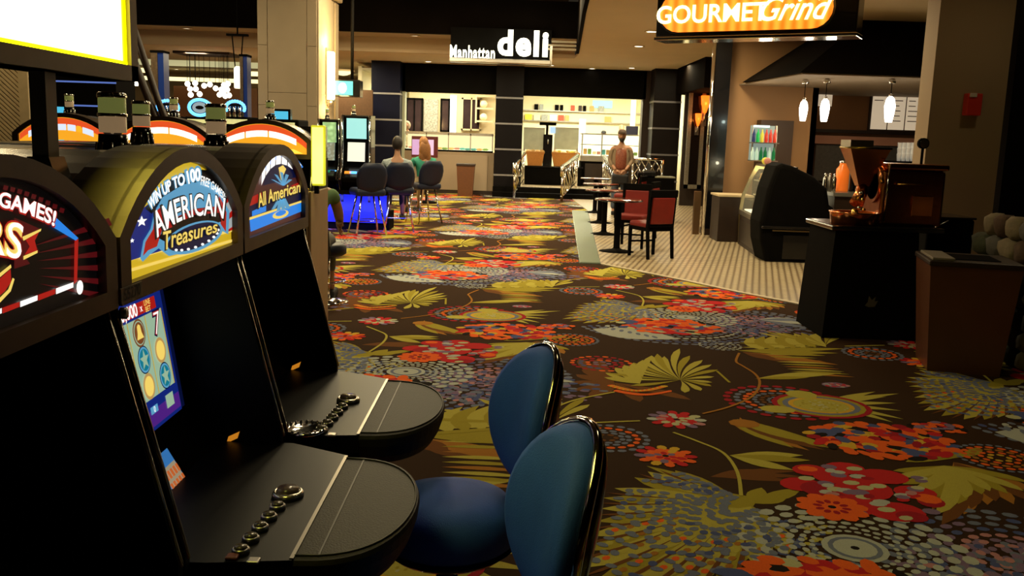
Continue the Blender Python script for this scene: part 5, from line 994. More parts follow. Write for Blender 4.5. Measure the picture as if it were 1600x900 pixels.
    # belly stickers
    def bl_(y, s, l=.003): return Vector((.06+.07*s+l*.86, y, .87-.12*s+l*.5))
    def bq(name, m, y0, y1, s0, s1, par, l=.003): mb = MB(); mb.add([bl_(y0, s1, l), bl_(y1, s1, l), bl_(y1, s0, l), bl_(y0, s0, l)], [(0, 1, 2, 3)], False); return mb.obj(name, m, par)
    for (px, py, w_, h_, kind) in ((269, 743, .085, .36, 'card'), (364, 684, .035, .18, 'orange')):
        # find the point on the belly plane under that picture position
        d = ray(px, py); s = 0; n_ = Vector((.86, 0, .5)); p0 = Vector((-.84, 2.02, .87)); t = (p0-Vector((0, 0, EYE))).dot(n_)/d.dot(n_); q = Vector((0, 0, EYE))+d*t
        y = q.y-2.02; s = max(.15, min(.8, (.87-q.z)/.12))
        if kind == 'card':
            c_ = bq('info_card', G_('card_blue', (.05, .25, .65), .6), y-w_/2, y+w_/2, s-h_, s+h_, o); bq('card_field', G_('card_tan', (.5, .4, .25), .6), y-w_/2+.003, y+w_/2-.003, s-h_*.35, s+h_*.95, c_, .004)
            mb = MB()
            for r_ in range(2):
                for k in range(5): yy = y-w_*.4+k*w_*.2; ss = s-h_*.12+r_*h_*.55; mb.add([bl_(yy-.006, ss+.12, .005), bl_(yy+.006, ss+.12, .005), bl_(yy+.006, ss-.02, .005), bl_(yy-.006, ss-.02, .005)], [(0, 1, 2, 3)], False)
            mb.obj('card_pictures', G_('card_orange', (.7, .15, .03), .7), c_)
        else: cheek(o, px, py, 2.02)
    P1('card_slot', mat('slot_red', (.3, .03, .02), .3), o, 'box', .10, .125, -.06, -.04, .75, .82); P1('card_light', glow('card_pink', (1, .02, .2), 1.6), o, 'ball', (.125, -.05, .80), .008, 8)
def cheek(o, px, py, yc):
    c = at(px, py, yc+.349); x = c.x+.9; z = c.z; mb = MB(); mb.add([(x-.018, .3495, z-.016), (x+.012, .3495, z-.001), (x+.018, .3495, z+.018), (x-.012, .3495, z+.003)], [(0, 1, 2, 3)], False); mb.obj('orange_sticker', G_('sticker', (.85, .3, .02), .6), o)
def glass1(o):
    yc = 1.255; f = raylocal(yc); inglass(o, BLK2); mb = MB()
    for i in range(34):     # red rays
        a = -1.2+i*.11; c = (-60, 430); r0_, r1_ = 120, 250
        mb.m(DRED); ppoly(mb, [(c[0]+r0_*math.cos(a), c[1]+r0_*math.sin(a)*.9), (c[0]+r1_*math.cos(a+.02), c[1]+r1_*math.sin(a+.02)*.9), (c[0]+r1_*math.cos(a+.075), c[1]+r1_*math.sin(a+.075)*.9)], f, .001) if -1.1 < a < .45 and c[0]+r1_*math.cos(a) < 205 and c[1]+r1_*math.sin(a)*.9 < 470 and (c[1]+r1_*math.sin(a)*.9 > 330) else None
    for i in range(9): mb.m(RED if 0 else DRED); x = 5+i*11; y = 293+i*2.4+i*i*.25; ppoly(mb, [(x, y-4), (x+7, y-2), (x+5, y+5), (x-2, y+3)], f, .0012)
    mb.m(BB); ppoly(mb, [(83, 343), (86, 340), (121, 372), (117, 376), (83, 356)], f, .0016); mb.m(RED); ppoly(mb, [(115, 376), (121, 373), (119, 440), (114, 444)], f, .0016)
    for k, m in enumerate((WH, RED, WH, RED, WH)):
        xa = 113-k*28; xb = xa-27; Y_ = lambda x: 441+(113-x)*.36; mb.m(m); ppoly(mb, [(xb, Y_(xb)), (xa, Y_(xa)), (xa, Y_(xa)+8), (xb, Y_(xb)+9)], f, .0016)
    mb.m(DRED); ppoly(mb, [(20, 340), (62, 358), (50, 375), (60, 394), (35, 400), (45, 412), (20, 420)], f, .002); mb.m(RED); ppoly(mb, [(36, 372), (60, 360), (52, 376), (56, 392), (36, 398), (44, 385)], f, .0023); mb.m(GOLD2)
    ppoly(mb, [(32, 370), (62, 357), (61, 361), (34, 376)], f, .0026); ppoly(mb, [(34, 400), (56, 391), (56, 395), (34, 406)], f, .0026); ppoly(mb, [(-5, 428), (14, 413), (15, 418), (-4, 434)], f, .0026); ppoly(mb, [(-8, 470), (10, 452), (17, 434), (20, 436), (14, 455), (-6, 476)], f, .0026)
    mb.m(RED); ppoly(mb, [(-8, 440), (14, 420), (15, 440), (5, 455), (-8, 466)], f, .0024)
    mb.obj('background_print', None, o)
    mb = MB(); mb.m(RED); ptext(mb, 'FREE GAMES!', [(-75, 322), (10, 318), (83, 357)], 29, f, .003, .06, h2=27); mb.m(WH); ptext(mb, 'FREE GAMES!', [(-72, 320), (10, 315), (81, 354)], 25, f, .0038, .025, h2=24)
    mb.m(RED); ptext(mb, 'RS', [(-32, 400), (0, 400), (29, 410)], 62, f, .0030, .07); mb.m(GOLD2); ptext(mb, 'RS', [(-30, 397), (0, 397), (27, 407)], 56, f, .0038, .045); mb.m(WH); ptext(mb, 'RS', [(-30, 397), (0, 397), (27, 407)], 56, f, .0046, .0)
    mb.obj('marquee_lettering', None, o)
    P1('small_emblem', WH, o, 'ball', (f(122, 449)[0]+.003, f(122, 449)[1], f(122, 449)[2]), .012, 8, .1)
def glass3(o):
    yc = 2.785; f = raylocal(yc); inglass(o, mat('marquee_brown_lit', (.05, .02, .02), .3, emit=(.12, .03, .03), es=.5)); mb = MB()
    mb.m(RED); ppoly(mb, [(388, 310), (410, 300), (410, 312), (390, 322)], f, .001); ppoly(mb, [(455, 290), (476, 281), (476, 291), (456, 302)], f, .001)
    mb.m(NVY); ppoly(mb, [(390, 322), (476, 292), (477, 318), (390, 345)], f, .0012); ppoly(mb, [(420, 255), (455, 248), (470, 275), (410, 290)], f, .0014)
    mb.m(BB); ppoly(mb, [(389, 342), (477, 312), (476, 328), (391, 362)], f, .0016); ppoly(mb, [(407, 268), (418, 253), (432, 242), (448, 238), (462, 246), (473, 261), (469, 264), (460, 250), (447, 243), (432, 248), (420, 258), (410, 273)], f, .0018)
    mb.m(GOLD2); ppoly(mb, [(388, 340), (477, 311), (477, 314), (388, 344)], f, .002); mb.m(BB); ppoly(mb, [(393, 330), (415, 320), (415, 330), (393, 338)], f, .0016)
    mb.m(WH)
    N = 7
    for k in range(N):
        a0, a1 = k/N, (k+.86)/N; B = bez([(407, 290), (430, 228), (470, 279)]); (x0, y0), _ = B(a0); (x1, y1), _ = B(a1); ppoly(mb, [(x0, y0), (x1, y1), (x1+1, y1-20), (x0+1, y0-20)], f, .0024)
    mb.m(GOLD2); ppoly(mb, [(434, 262), (441, 258), (446, 264), (438, 282)], f, .0024); mb.m(LBL)
    for a in (-1.1, -.6, 0, .6, 1.1): ppoly(mb, [(440, 290), (438+16*math.sin(a)-2, 290-22*math.cos(a)), (438+16*math.sin(a)+3, 290-20*math.cos(a)), (443, 290)], f, .0028)
    for a in (-.5, -.15, .2, .55): ppoly(mb, [(436, 305), (434+24*math.sin(a), 305+26*math.cos(a)), (440+24*math.sin(a), 305+24*math.cos(a)), (442, 304)], f, .0028)
    mb.m(GOLD2); ppoly(mb, ellp(437, 335, 13, 6, -.3, 14), f, .0030); mb.m(BB); ppoly(mb, ellp(437, 333, 9, 4, -.3, 12), f, .0034)
    mb.obj('background_print', None, o)
    mb = MB(); mb.m(BLK2); ptext(mb, 'All American', [(400, 328), (430, 313), (470, 302)], 25, f, .0036, .06, .2, h2=20); mb.m(GOLD2); ptext(mb, 'All American', [(402, 325), (430, 311), (468, 300)], 22, f, .0044, .02, .2, h2=17); mb.obj('marquee_lettering', None, o)
    b = MB().lathe([(.058, .0), (.062, .006), (.056, .012), (.046, .004), (.01, .003)], .34, -.31, 24).obj('coin_ring_tray', CHROME, o); b.location.z = .75
    for i in range(22): a = i*2*math.pi/22; P1('ring_stud', CHROME, b, 'ball', (.34+.055*math.cos(a), -.31+.055*math.sin(a), .012), .0035, 6)
    cheek(o, 462, 573, 2.785)
m1 = slot('slot_machine', 'nearest slot machine at left edge, dark marquee reading FREE GAMES!', -.9, 1.255, glass=glass1)
m2 = slot('slot_machine', 'slot machine with blue star-and-flag marquee and lit green reel screen', -.9, 2.02, glass=glass2)
m3 = slot('slot_machine', 'third slot machine, blue marquee with gold script, end of near bank', -.9, 2.785, glass=glass3)
for o, yy in ((m2, .235), (m3, .245)): candle(o, -.07, yy, 1.475)
# back to back units behind the near bank
for i, yy in enumerate((1.255, 2.02, 2.785, 3.5)):
    o = thing('slot_machine', ['black rear cabinet behind the nearest slot machine', 'black rear cabinet behind the star-and-flag marquee machine', 'black rear cabinet behind the blue marquee machine', 'black rear cabinet at far end of near bank, with small candle light'][i], 'slot machine', (-1.56, yy, 0))
    P1('cabinet_body', BLKM, o, 'rbox', -.3, .3, -.375, .375, 0, 1.36, .01); P1('top_panel', BLK, o, 'rbox', -.3, .3, -.37, .37, 1.36, (1.48, 1.49, 1.495, 1.5)[i], .015); P1('vent_strip', GREYL, o, 'box', -.1, .1, -.2, .2, (1.48, 1.49, 1.495, 1.5)[i], (1.48, 1.49, 1.495, 1.5)[i]+.002); P1('foot_plinth', BLK, o, 'box', -.28, .28, -.35, .35, 0, .08)
    if i == 3: candle(o, .13, .08, 1.49)
# row facing the viewer
def glassrow(v):
    def g(o):
        inglass(o, G_('orange_lit', (1, .42, .02), .95)); mb = MB(); hw = HWM-.045
        r = arch(hw-.004, AZ0+.035, AZ1-.008, AZ2-.036); 
        mb.m(G_('red_lit', (.9, .10, .02), .9)); top = r[2:]; low = arch(hw-.004, AZ0+.035, AZ1-.05, AZ2-.085)[2:]; mb.add([(.182, y, z) for y, z in top+low[::-1]], [tuple(range(len(top)*2))], False)
        mb.m(G_('yellow_lit', (1, .8, .08), 1.0)); mb.add([(.182, y, z) for y, z in ((-hw+.03, AZ0+.04), (hw-.03, AZ0+.04), (hw-.1, AZ0+.07), (-hw+.1, AZ0+.07))], [(0, 1, 2, 3)], False); mb.obj('background_print', None, o)
        mb = MB(); m = G_('word_white', (.75, .85, 1), 1.0) if v == 0 else G_('word_glow', (1, .9, .75), 1.6); R = 1.0
        ws = [-.26, -.19, -.165, -.13, -.12, -.07, -.06, .02, .03, .09, .10, .13, .14, .22] if v == 0 else [-.26, -.13, -.12, .04, .05, .25]
        for k in range(0, len(ws), 2):
            for q in range(4):
                ua, ub = [ws[k]+(ws[k+1]-ws[k])*t for t in (q/4, (q+1)/4)]; zf = lambda u: AZ2-.125-.9*u*u
                mb.m(m if not (v == 0 and k in (2, 10)) else G_('word_gold', (1, .5, .02), 1)); mb.add([(.184, ua, zf(ua)), (.184, ub, zf(ub)), (.184, ub, zf(ub)+.045), (.184, ua, zf(ua)+.045)], [(0, 1, 2, 3)], False)
        if v == 0: mb.m(G_('cyan_print', (.1, .6, .6), .9)); mb.add([(.184, -.12, AZ0+.05), (.184, .02, AZ0+.05), (.184, .0, AZ0+.085), (.184, -.13, AZ0+.08)], [(0, 1, 2, 3)], False)
        mb.obj('marquee_lettering', None, o)
    return g
for i, (xc, lab) in enumerate(((-3.33, 'orange marquee slot machine at left of the second row, behind sign post'), (-2.60, 'orange marquee slot machine in middle of the second row'), (-1.87, 'orange marquee slot machine at right end of the second row'))):
    o = slot('slot_machine', lab, xc, 7.08, -math.pi/2, .11, glassrow(0 if i == 0 else 1)); P1('riser', BLKM, o, 'box', -.35, .3, -.37, .37, -.11, .0); candle(o, -.05, (-.06, .0, .0)[i], 1.50)
# end panel and yellow light box
e0 = at(484, 300, 7.3); e1 = at(514, 505, 7.3)
o = thing('end_panel', 'beige laminate end panel closing the second slot row', 'panel', (-1.49, 6.76, 0)); P1('board', mat('laminate_beige', (.46, .33, .18), .5, noise=.1, nscale=6), o, 'rbox', -.05, 0, 0, .66, 0, 1.13, .01); P1('edge_strip', mat('laminate_edge', (.3, .2, .1), .4), o, 'box', -.005, .008, -.01, .01, 0, 1.13); P1('top_clip', BRS if 'BRS' in globals() else STEEL, o, 'ball', (-.03, .05, 1.14), .015, 8)
YEL = glow('yellow_light_panel', (1, .92, .16), 1.9)
o = thing('yellow_light_box', 'upright yellow glowing light box at end of second slot row', 'light box', (-1.455, 6.86, 1.17)); P1('housing', mat('yellow_plastic', (.6, .55, .05), .5, emit=(.7, .7, .02), es=.7), o, 'rbox', -.05, .05, 0, .06, 0, .44, .008); P1('lit_face', YEL, o, 'box', -.04, .04, -.006, 0, .015, .425); P1('mount_arm', BLKM, o, 'box', -.03, .0, .02, .06, -.06, .0)
point(-1.42, 6.75, 1.4, 2, (1, .95, .3), .1)
# large yellow sign on its post above the near bank
o = thing('yellow_box_sign', 'large blank glowing yellow box sign on a post above near bank', 'sign', (-.87, 1.66, 1.49))
SG = glow('sign_face', (1, .93, .14), 10); OLF = mat('sign_frame_olive', (.16, .12, .05), .45, .3, noise=.1); z0 = .175
P1('housing', OLF, o, 'box', -.05, .035, -.38, .385, z0, z0+.90)
P1('lit_face', SG, o, 'box', .035, .038, -.345, .335, z0+.038, z0+.865)
for q in ((-.38, .385, z0, z0+.032), (-.38, .385, z0+.868, z0+.90), (.35, .385, z0, z0+.9), (-.38, -.345, z0, z0+.9)): P1('frame_bar', OLF, o, 'box', -.05, .05, *q)
P1('yellow_rim', glow('rim_yellow', (.85, .85, .0), 4), o, 'box', .038, .041, .335, .35, z0+.032, z0+.868); P1('yellow_rim', glow('rim_yellow', (.85, .85, .0), 4), o, 'box', .038, .041, -.345, .35, z0+.032, z0+.04)
P1('post', mat('post_steel', (.2, .22, .27), .4, .5, noise=.1), o, 'box', -.025, .003, .07, .11, -.08, z0); P1('post_side', OLF, o, 'box', .003, .005, .07, .11, -.08, z0); P1('post_foot', BLK, o, 'prism', [(-.06, -.08), (.04, -.08), (.01, .02), (-.03, .02)], .06, .12, 'y')
# far slot bank (people playing)
def tall(px0, px1, ptop, Y, lab, top, mid, lit):
    a, b = at(px0, 250, Y), at(px1, 250, Y); w = (b.x-a.x)/2; H_ = at((px0+px1)/2, ptop, Y).z; o = thing('video_slot_machine', lab, 'slot machine', ((a.x+b.x)/2, Y, 0))
    pr = [(.0, .35), (-.05, .62), (-.22, .78), (-.24, .84), (.02, 1.0), (.05, 1.3), (.0, H_-.02), (.08, H_), (.45, H_), (.45, .35)]
    P1('cabinet_body', BLKM, o, 'prism', [(y, z) for y, z in pr], -w+.03, w-.03, 'x')
    for s in (-1, 1): P1('side_wing', BLK, o, 'prism', [(-.02, .35), (-.1, .62), (-.28, .80), (-.26, .86), (-.05, 1.05), (-.02, 1.3), (-.06, H_), (.4, H_), (.4, .35)], s*w-.02, s*w+.02, 'x'); P1('chrome_edge', CHROME, o, 'tube', [(s*w, -.29, .82), (s*w, -.07, 1.05), (s*w, -.04, 1.3), (s*w, -.08, H_)], .014, 6)
    P1('top_screen', top, o, 'box', -w+.06, w-.06, -.03, .02, H_-.37, H_-.05); P1('main_screen', mid, o, 'prism', [(-.06, 1.10), (-.02, 1.40), (.03, 1.40), (.0, 1.10)], -w+.08, w-.08, 'x'); P1('button_panel', BLK, o, 'prism', [(-.22, .845), (.0, 1.0), (.0, 1.01), (-.22, .86)], -w+.06, w-.06, 'x')
    for i, (x, m) in enumerate(zip((-w*.5, -w*.15, w*.4), lit)): P1('lit_button', m, o, 'rbox', x-.06, x+.06, -.15+.05*(i == 2), -.09, .90, .945, .01)
    P1('foot_plinth', BLKM, o, 'box', -w, w, .02, .44, .30, .36); candle(o, -.08, .2, H_-.01, .03); return o
CY = glow('screen_cyan2', (.35, .75, .72), 1.0); BLU2 = glow('btn_blue', (.1, .4, 1), 2.2); ORB = glow('btn_orange', (1, .3, .03), 1.3); REDB = glow('btn_red', (.8, .03, .06), 1); GRB = glow('btn_green', (.02, .25, .12), .7)
def prn(name, c1, c2, s, sc):
    m = mat(name, c1, .4); nt = m.node_tree; tc = nt.nodes.new('ShaderNodeTexCoord'); v = nt.nodes.new('ShaderNodeTexVoronoi'); v.inputs['Scale'].default_value = sc; r = nt.nodes.new('ShaderNodeValToRGB'); r.color_ramp.elements[0].color = (*c1, 1); r.color_ramp.elements[1].color = (*c2, 1); r.color_ramp.elements[1].position = .6
    nt.links.new(tc.outputs['Object'], v.inputs[0]); nt.links.new(v.outputs['Distance'], r.inputs[0]); nt.links.new(r.outputs[0], nt.nodes['Principled BSDF'].inputs['Emission Color']); nt.nodes['Principled BSDF'].inputs['Emission Strength'].default_value = s; return m
tall(499, 531, 186, 15.2, 'far video slot machine with green picture, left of the cyan one', prn('pic_green', (.5, .85, .4), (.0, .08, .08), .9, 12), prn('pic_grey', (.3, .45, .42), (.05, .12, .1), .8, 25), (REDB, GRB, BLU2))
tall(536, 578, 180, 15.0, 'far video slot machine with bright cyan screens beside the players', CY, prn('pic_white', (.55, .75, .75), (.75, .8, .8), .6, 30), (ORB, BLU2, BLU2))
o = thing('blue_lit_base', 'black slot bank base with blue glowing kick panel', 'base', (at(540, 340, 15).x, 14.9, 0)); bx = at(608, 340, 15).x-o.location.x; P1('plinth', BLKM, o, 'box', -1.2, bx, .12, .7, 0, .30); P1('blue_panel', glow('blue_panel', (.012, .02, .55), 1.2), o, 'box', -1.18, bx-.04, .09, .12, .12, .30); P1('upper_blue_panel', glow('blue_panel', (.012, .02, .55), 1.2), o, 'box', -1.18, bx-.04, .05, .09, .30, .58); P1('ledge', BLKM, o, 'box', -1.2, bx, -.1, .1, .58, .64)
bl2 = area(o.location.x+.0, 14.7, .35, 1.8, 16, (.08, .1, 1), (math.radians(60), 0, 0), .2)  # low blue lamp added to spread the base panel's glow over the floor
# distant machines with toppers above the second row
def far(px, py, w, h, Y, lab, kind):
    c = at(px, py, Y); ww = w/2*Y/1450; hh = h/2*Y/1450; o = thing('distant_slot_machine', lab, 'slot machine', (c.x, Y, 0)); zt = c.z-hh
    P1('cabinet_body', BLKM, o, 'rbox', -.25, .25, 0, .6, 0, zt, .02); P1('lit_screen', glow('scr_yellow', (.8, .75, .3), .8), o, 'box', -.2, .2, -.01, 0, zt-.32, zt-.04); P1('foot_plinth', BLK, o, 'box', -.3, .3, -.05, .05, 0, .1)
    if kind == 'oval':
        T = Matrix.Translation((0, .05, c.z)) @ Matrix.Rotation(math.pi/2, 4, 'X'); P1('topper_body', BLK, o, 'lathe', [(1, -.04), (1, .04)], n=28, T=T @ Matrix.Diagonal((ww, hh, 1, 1)))
        P1('blue_ring', glow('ring_blue', (.12, .5, 1), 2.2), o, 'tube', [(ww*.88*math.cos(a), .0, c.z+hh*.85*math.sin(a)) for a in [2*math.pi*i/28 for i in range(28)]], .028, 6, closed=True)
        P1('topper_plate', glow('plate_pale', (.35, .45, .5), .7), o, 'lathe', [(.62, .045), (.62, .05)], n=24, T=T @ Matrix.Diagonal((ww, hh, 1, 1))); P1('inner_mark', BLKM, o, 'lathe', [(.35, .055), (.3, .06)], n=18, T=T @ Matrix.Diagonal((ww, hh*.6, 1, 1)))
    elif kind == 'bulbs':
        P1('topper_body', BLK, o, 'box', -ww*.6, ww*.6, 0, .1, c.z-hh, c.z+hh*.5)
        for i in range(15): a = -.3+math.pi*1.2*i/14; P1('blue_bulb', glow('bulb_blue', (.12, .45, 1), 2.4), o, 'ball', (ww*.85*math.cos(a), -.02, c.z+hh*.8*math.sin(a)), .03, 8)
        for i in range(3): P1('chrome_tube', CHROME, o, 'tube', [(-.09+i*.09, -.06, c.z-hh), (-.09+i*.09, -.06, c.z+hh*.2)], .025, 8)
    else: P1('topper_body', BLK, o, 'box', -ww-.03, ww+.03, 0, .1, c.z-hh-.03, c.z+hh+.03); P1('topper_screen', glow('top_cyan', (.08, .5, .75), 1.0), o, 'box', -ww, ww, -.01, 0, c.z-hh, c.z+hh)
far(312, 168, 37, 28, 15.2, 'distant slot machine with glowing blue oval topper', 'oval'); far(263, 168, 38, 26, 16.2, 'distant slot machine with arc of blue bulbs, left of the blue oval', 'bulbs'); far(368, 169, 34, 26, 16.2, 'distant slot machine with arc of blue bulbs, right of the blue oval', 'bulbs')
far(437, 180, 26, 12, 12.5, 'distant slot machine with small cyan topper in front of stone column', 'plain'); far(88, 176, 24, 18, 8.6, 'distant slot machine with blue picture behind the sign post', 'plain')
# ------------------------------------------------------------ seating
BLUEV = mat('blue_velour', (.014, .070, .55), .75, noise=.25, nscale=7, bump=.2, bscale=300); BLUED = mat('navy_vinyl', (.006, .012, .035), .5, noise=.2)
def slot_chair(lab, x, y, rz, s=1.0, back_rz=0):
    o = thing('slot_chair', lab, 'chair', (x, y, 0), rz, None)
    # local: forward = +x ; seat centre at origin
    P1('floor_base', CHROME, o, 'lathe', [(.24, 0), (.24, .012), (.07, .03), (.04, .05)], n=28); P1('pedestal', CHROME, o, 'lathe', [(.035, .03), (.03, .46)], n=16)
    P1('foot_ring', CHROME, o, 'tube', [(.17*math.cos(a)+.03, .17*math.sin(a), .22) for a in [2*math.pi*i/24 for i in range(24)]], .010, 8, closed=True); P1('ring_strut', CHROME, o, 'tube', [(-.03, 0, .2), (-.14, 0, .22)], .008)
    pr = [(.001, .46), (.165, .462), (.188, .48), (.195, .52), (.19, .56), (.165, .585), (.11, .598), (.001, .602)]
    P1('seat', BLUEV, o, 'lathe', pr, n=40); P1('seat_pan', BLK, o, 'lathe', [(.16, .44), (.19, .465)], n=32)
    P1('back_bar', CHROME, o, 'tube', [(-.10, 0, .45), (-.22, 0, .46), (-.265, 0, .52), (-.28, 0, .66)], .018, 10)
    # oval padded back, tilted
    N = 36; Hh, Ww = .205, .152
    T = Matrix.Translation((-.275, 0, .795)) @ Matrix.Rotation(-.16, 4, 'Y')
    def ring(k, d, hs=1.0): return [Vector((d-.05*(abs(math.cos(a))**2), Ww*k*math.cos(a), Hh*k*math.sin(a)*hs)) if 0 else Vector((d+.06*(k*math.cos(a))**2, Ww*k*math.cos(a), Hh*k*math.sin(a))) for a in [2*math.pi*i/N for i in range(N)]]
    def loft(rs, cap=True):
        mb = MB(); vs = [T @ v for r in rs for v in r]; fs = [(j*N+i, j*N+(i+1) % N, (j+1)*N+(i+1) % N, (j+1)*N+i) for j in range(len(rs)-1) for i in range(N)]
        mb.add(vs, fs, True)
        for rr, fl_ in ((0, True), (len(rs)-1, False)):
            ix = [rr*N+i for i in range(N)]; mb.f.append(ix[::-1] if fl_ else ix); mb.mi.append(0); mb.sm.append(True)
        return mb
    loft([ring(.93, .0), ring(.96, .02), ring(.93, .045), ring(.8, .065), ring(.5, .078), ring(.2, .082), ring(.01, .083)]).obj('backrest', BLUEV, o)
    loft([ring(.01, -.035), ring(.5, -.033), ring(.85, -.022), ring(.98, -.002), ring(.95, .006)]).obj('back_shell', BLK, o)
    P1('chrome_rim', mat('smoked_chrome', (.45, .42, .36), .1, 1), o, 'tube', [T @ v for v in ring(.985, .008)], .011, 8, closed=True)
    return o
slot_chair('blue velour slot chair nearer the camera, cut by the bottom edge', -.105, 1.73, math.radians(180+24))
slot_chair('blue velour slot chair behind the other one, whole back in view', -.155, 2.43, math.radians(180+26))
# bar stools at the far bank
def stool(lab, x, y, rz):
    o = thing('tall_slot_stool', lab, 'stool', (x, y, 0), rz, None)
    for s in (-1, 1):
        for t in (-1, 1): P1('leg', CHROME, o, 'tube', [(s*.24, t*.24, 0), (s*.13, t*.13, .62)], .015, 8)
    P1('foot_ring', CHROME, o, 'tube', [(.2, .2, .22), (-.2, .2, .22), (-.2, -.2, .22), (.2, -.2, .22)], .012, 8, closed=True); P1('seat', BLUED, o, 'rbox', -.24, .24, -.22, .24, .60, .72, .05, None, 3)
    bk = MB(); 
    rows = []
    for k in range(6):
        z = .66+k*.09; yb = -.22-.03*k; w_ = (.2, .25, .27, .27, .24, .16)[k]
        rows.append([(w_*math.sin(a), yb+.10*(1-math.cos(a)), z) for a in [-1.1+2.2*i/8 for i in range(9)]])
    vs = [v for r in rows for v in r]+[(v[0]*.9, v[1]+.05, v[2]) for r in rows for v in r]; n = 9; m_ = 6*9
    fs = [(k*n+i, k*n+i+1, (k+1)*n+i+1, (k+1)*n+i) for k in range(5) for i in range(8)]; fs += [tuple(m_+q for q in f[::-1]) for f in fs]
    bd = list(range(9))+[k*n+8 for k in range(1, 6)]+[5*n+i for i in range(7, -1, -1)]+[k*n for k in range(4, 0, -1)]
    fs += [(bd[i], bd[i-1], m_+bd[i-1], m_+bd[i]) for i in range(len(bd))]
    bk.add(vs, fs, True); bk.obj('backrest', BLUED, o); return o
s1 = gp(584, 358); s2 = gp(612, 352); s3 = gp(643, 340)
stool('navy slot stool in front of the cyan machine, leftmost of three', s1.x+.02, 14.4, math.radians(25)); stool('navy slot stool carrying the man in patterned shirt', -1.88, 15.1, math.radians(8)); stool('navy slot stool carrying the woman in green', -1.62, 16.6, math.radians(35))
o = thing('round_stool', 'navy round stool peeking out behind the beige end panel', 'stool', (-1.72, 8.5, 0))
P1('seat', BLUED, o, 'lathe', [(.15, .44), (.18, .46), (.18, .53), (.15, .55), (.01, .56)], n=28); P1('pedestal', CHROME, o, 'lathe', [(.03, .03), (.03, .44)], n=14); P1('floor_base', CHROME, o, 'lathe', [(.2, 0), (.2, .012), (.05, .04)], n=24); P1('foot_ring', CHROME, o, 'tube', [(.17*math.cos(a), .17*math.sin(a), .2) for a in [2*math.pi*i/20 for i in range(20)]], .01, 6, closed=True)
# cafe tables and red chairs
REDL = mat('red_leather', (.20, .012, .008), .45, noise=.25, nscale=9, coat=.2); TOPM = mat('table_top_red_brown', (.22, .035, .018), .12, noise=.3, nscale=5, coat=.6)
for i, (px, py) in enumerate(((963, 394), (943, 367), (936, 349), (929, 333))):
    p = gp(px, py); o = thing('cafe_table', ['nearest round red-brown cafe table, beside the red chair', 'second nearest round cafe table', 'third round cafe table from the nearest', 'farthest round cafe table, near the standing visitor'][i], 'table', p)
    P1('table_top', TOPM, o, 'lathe', [(.31, .725), (.335, .73), (.335, .75), (.325, .755), (.01, .755)], n=32); P1('top_edge', BLK, o, 'lathe', [(.336, .728), (.342, .735), (.336, .748)], n=32); P1('pedestal', BLKM, o, 'lathe', [(.06, .03), (.045, .08), (.045, .68), (.12, .725)], n=16); P1('base', BLKM, o, 'lathe', [(.25, 0), (.25, .015), (.08, .045), (.05, .06)], n=24)
def red_chair(lab, x, y, rz):
    o = thing('cafe_chair', lab, 'chair', (x, y, 0), rz)      # forward = -x local
    for sy in (-1, 1): P1('leg', BLKM, o, 'prism', [(-.20, 0), (-.17, 0), (-.165, .42), (-.205, .42)], sy*.2-.018, sy*.2+.018, 'y')
    for sy in (-1, 1): P1('leg', BLKM, o, 'prism', [(.235, 0), (.265, 0), (.225, .44), (.27, .93), (.24, .93), (.185, .44)], sy*.2-.018, sy*.2+.018, 'y')
    P1('seat_frame', BLKM, o, 'box', -.2, .21, -.2, .2, .38, .43); P1('seat', REDL, o, 'rbox', -.22, .2, -.205, .205, .42, .50, .03, None, 3)
    T = Matrix.Translation((.212, 0, .44)) @ Matrix.Rotation(.10, 4, 'Y'); P1('backrest', REDL, o, 'rbox', -.02, .035, -.18, .18, .04, .40, .015, T); P1('top_rail', BLKM, o, 'rbox', -.015, .03, -.22, .22, .40, .50, .012, T); P1('bottom_rail', BLKM, o, 'box', -.0, .02, -.19, .19, .0, .035, T)
    for a, b in (((-.185, -.2), (-.185, .2)),): P1('stretcher', BLKM, o, 'box', -.19, -.175, -.2, .2, .2, .225)
    return o
red_chair('nearest red leather cafe chair with black frame, at the nearest table', 1.86, 12.62, math.radians(-62))
red_chair('red cafe chair behind the nearest one, at second table', 2.0, 15.0, math.radians(-25)); red_chair('red cafe chair at the third table', 2.1, 17.2, math.radians(-20))
red_chair('red cafe chair at the far side of nearest table', 1.75, 13.75, math.radians(70)); red_chair('far red cafe chair at the farthest table', 2.25, 19.0, math.radians(-10))
o = thing('black_service_stand', 'low black service stand with pale top behind the red chairs', 'stand', (2.85, 18.6, 0)); P1('body', BLKM, o, 'rbox', -.28, .28, -.2, .2, 0, .86, .02); P1('top', mat('stand_top', (.3, .3, .22), .3), o, 'rbox', -.1, .3, -.2, .2, .86, .89, .01); P1('bag', BLK, o, 'rbox', -.34, -.05, -.15, .15, .86, 1.0, .04)
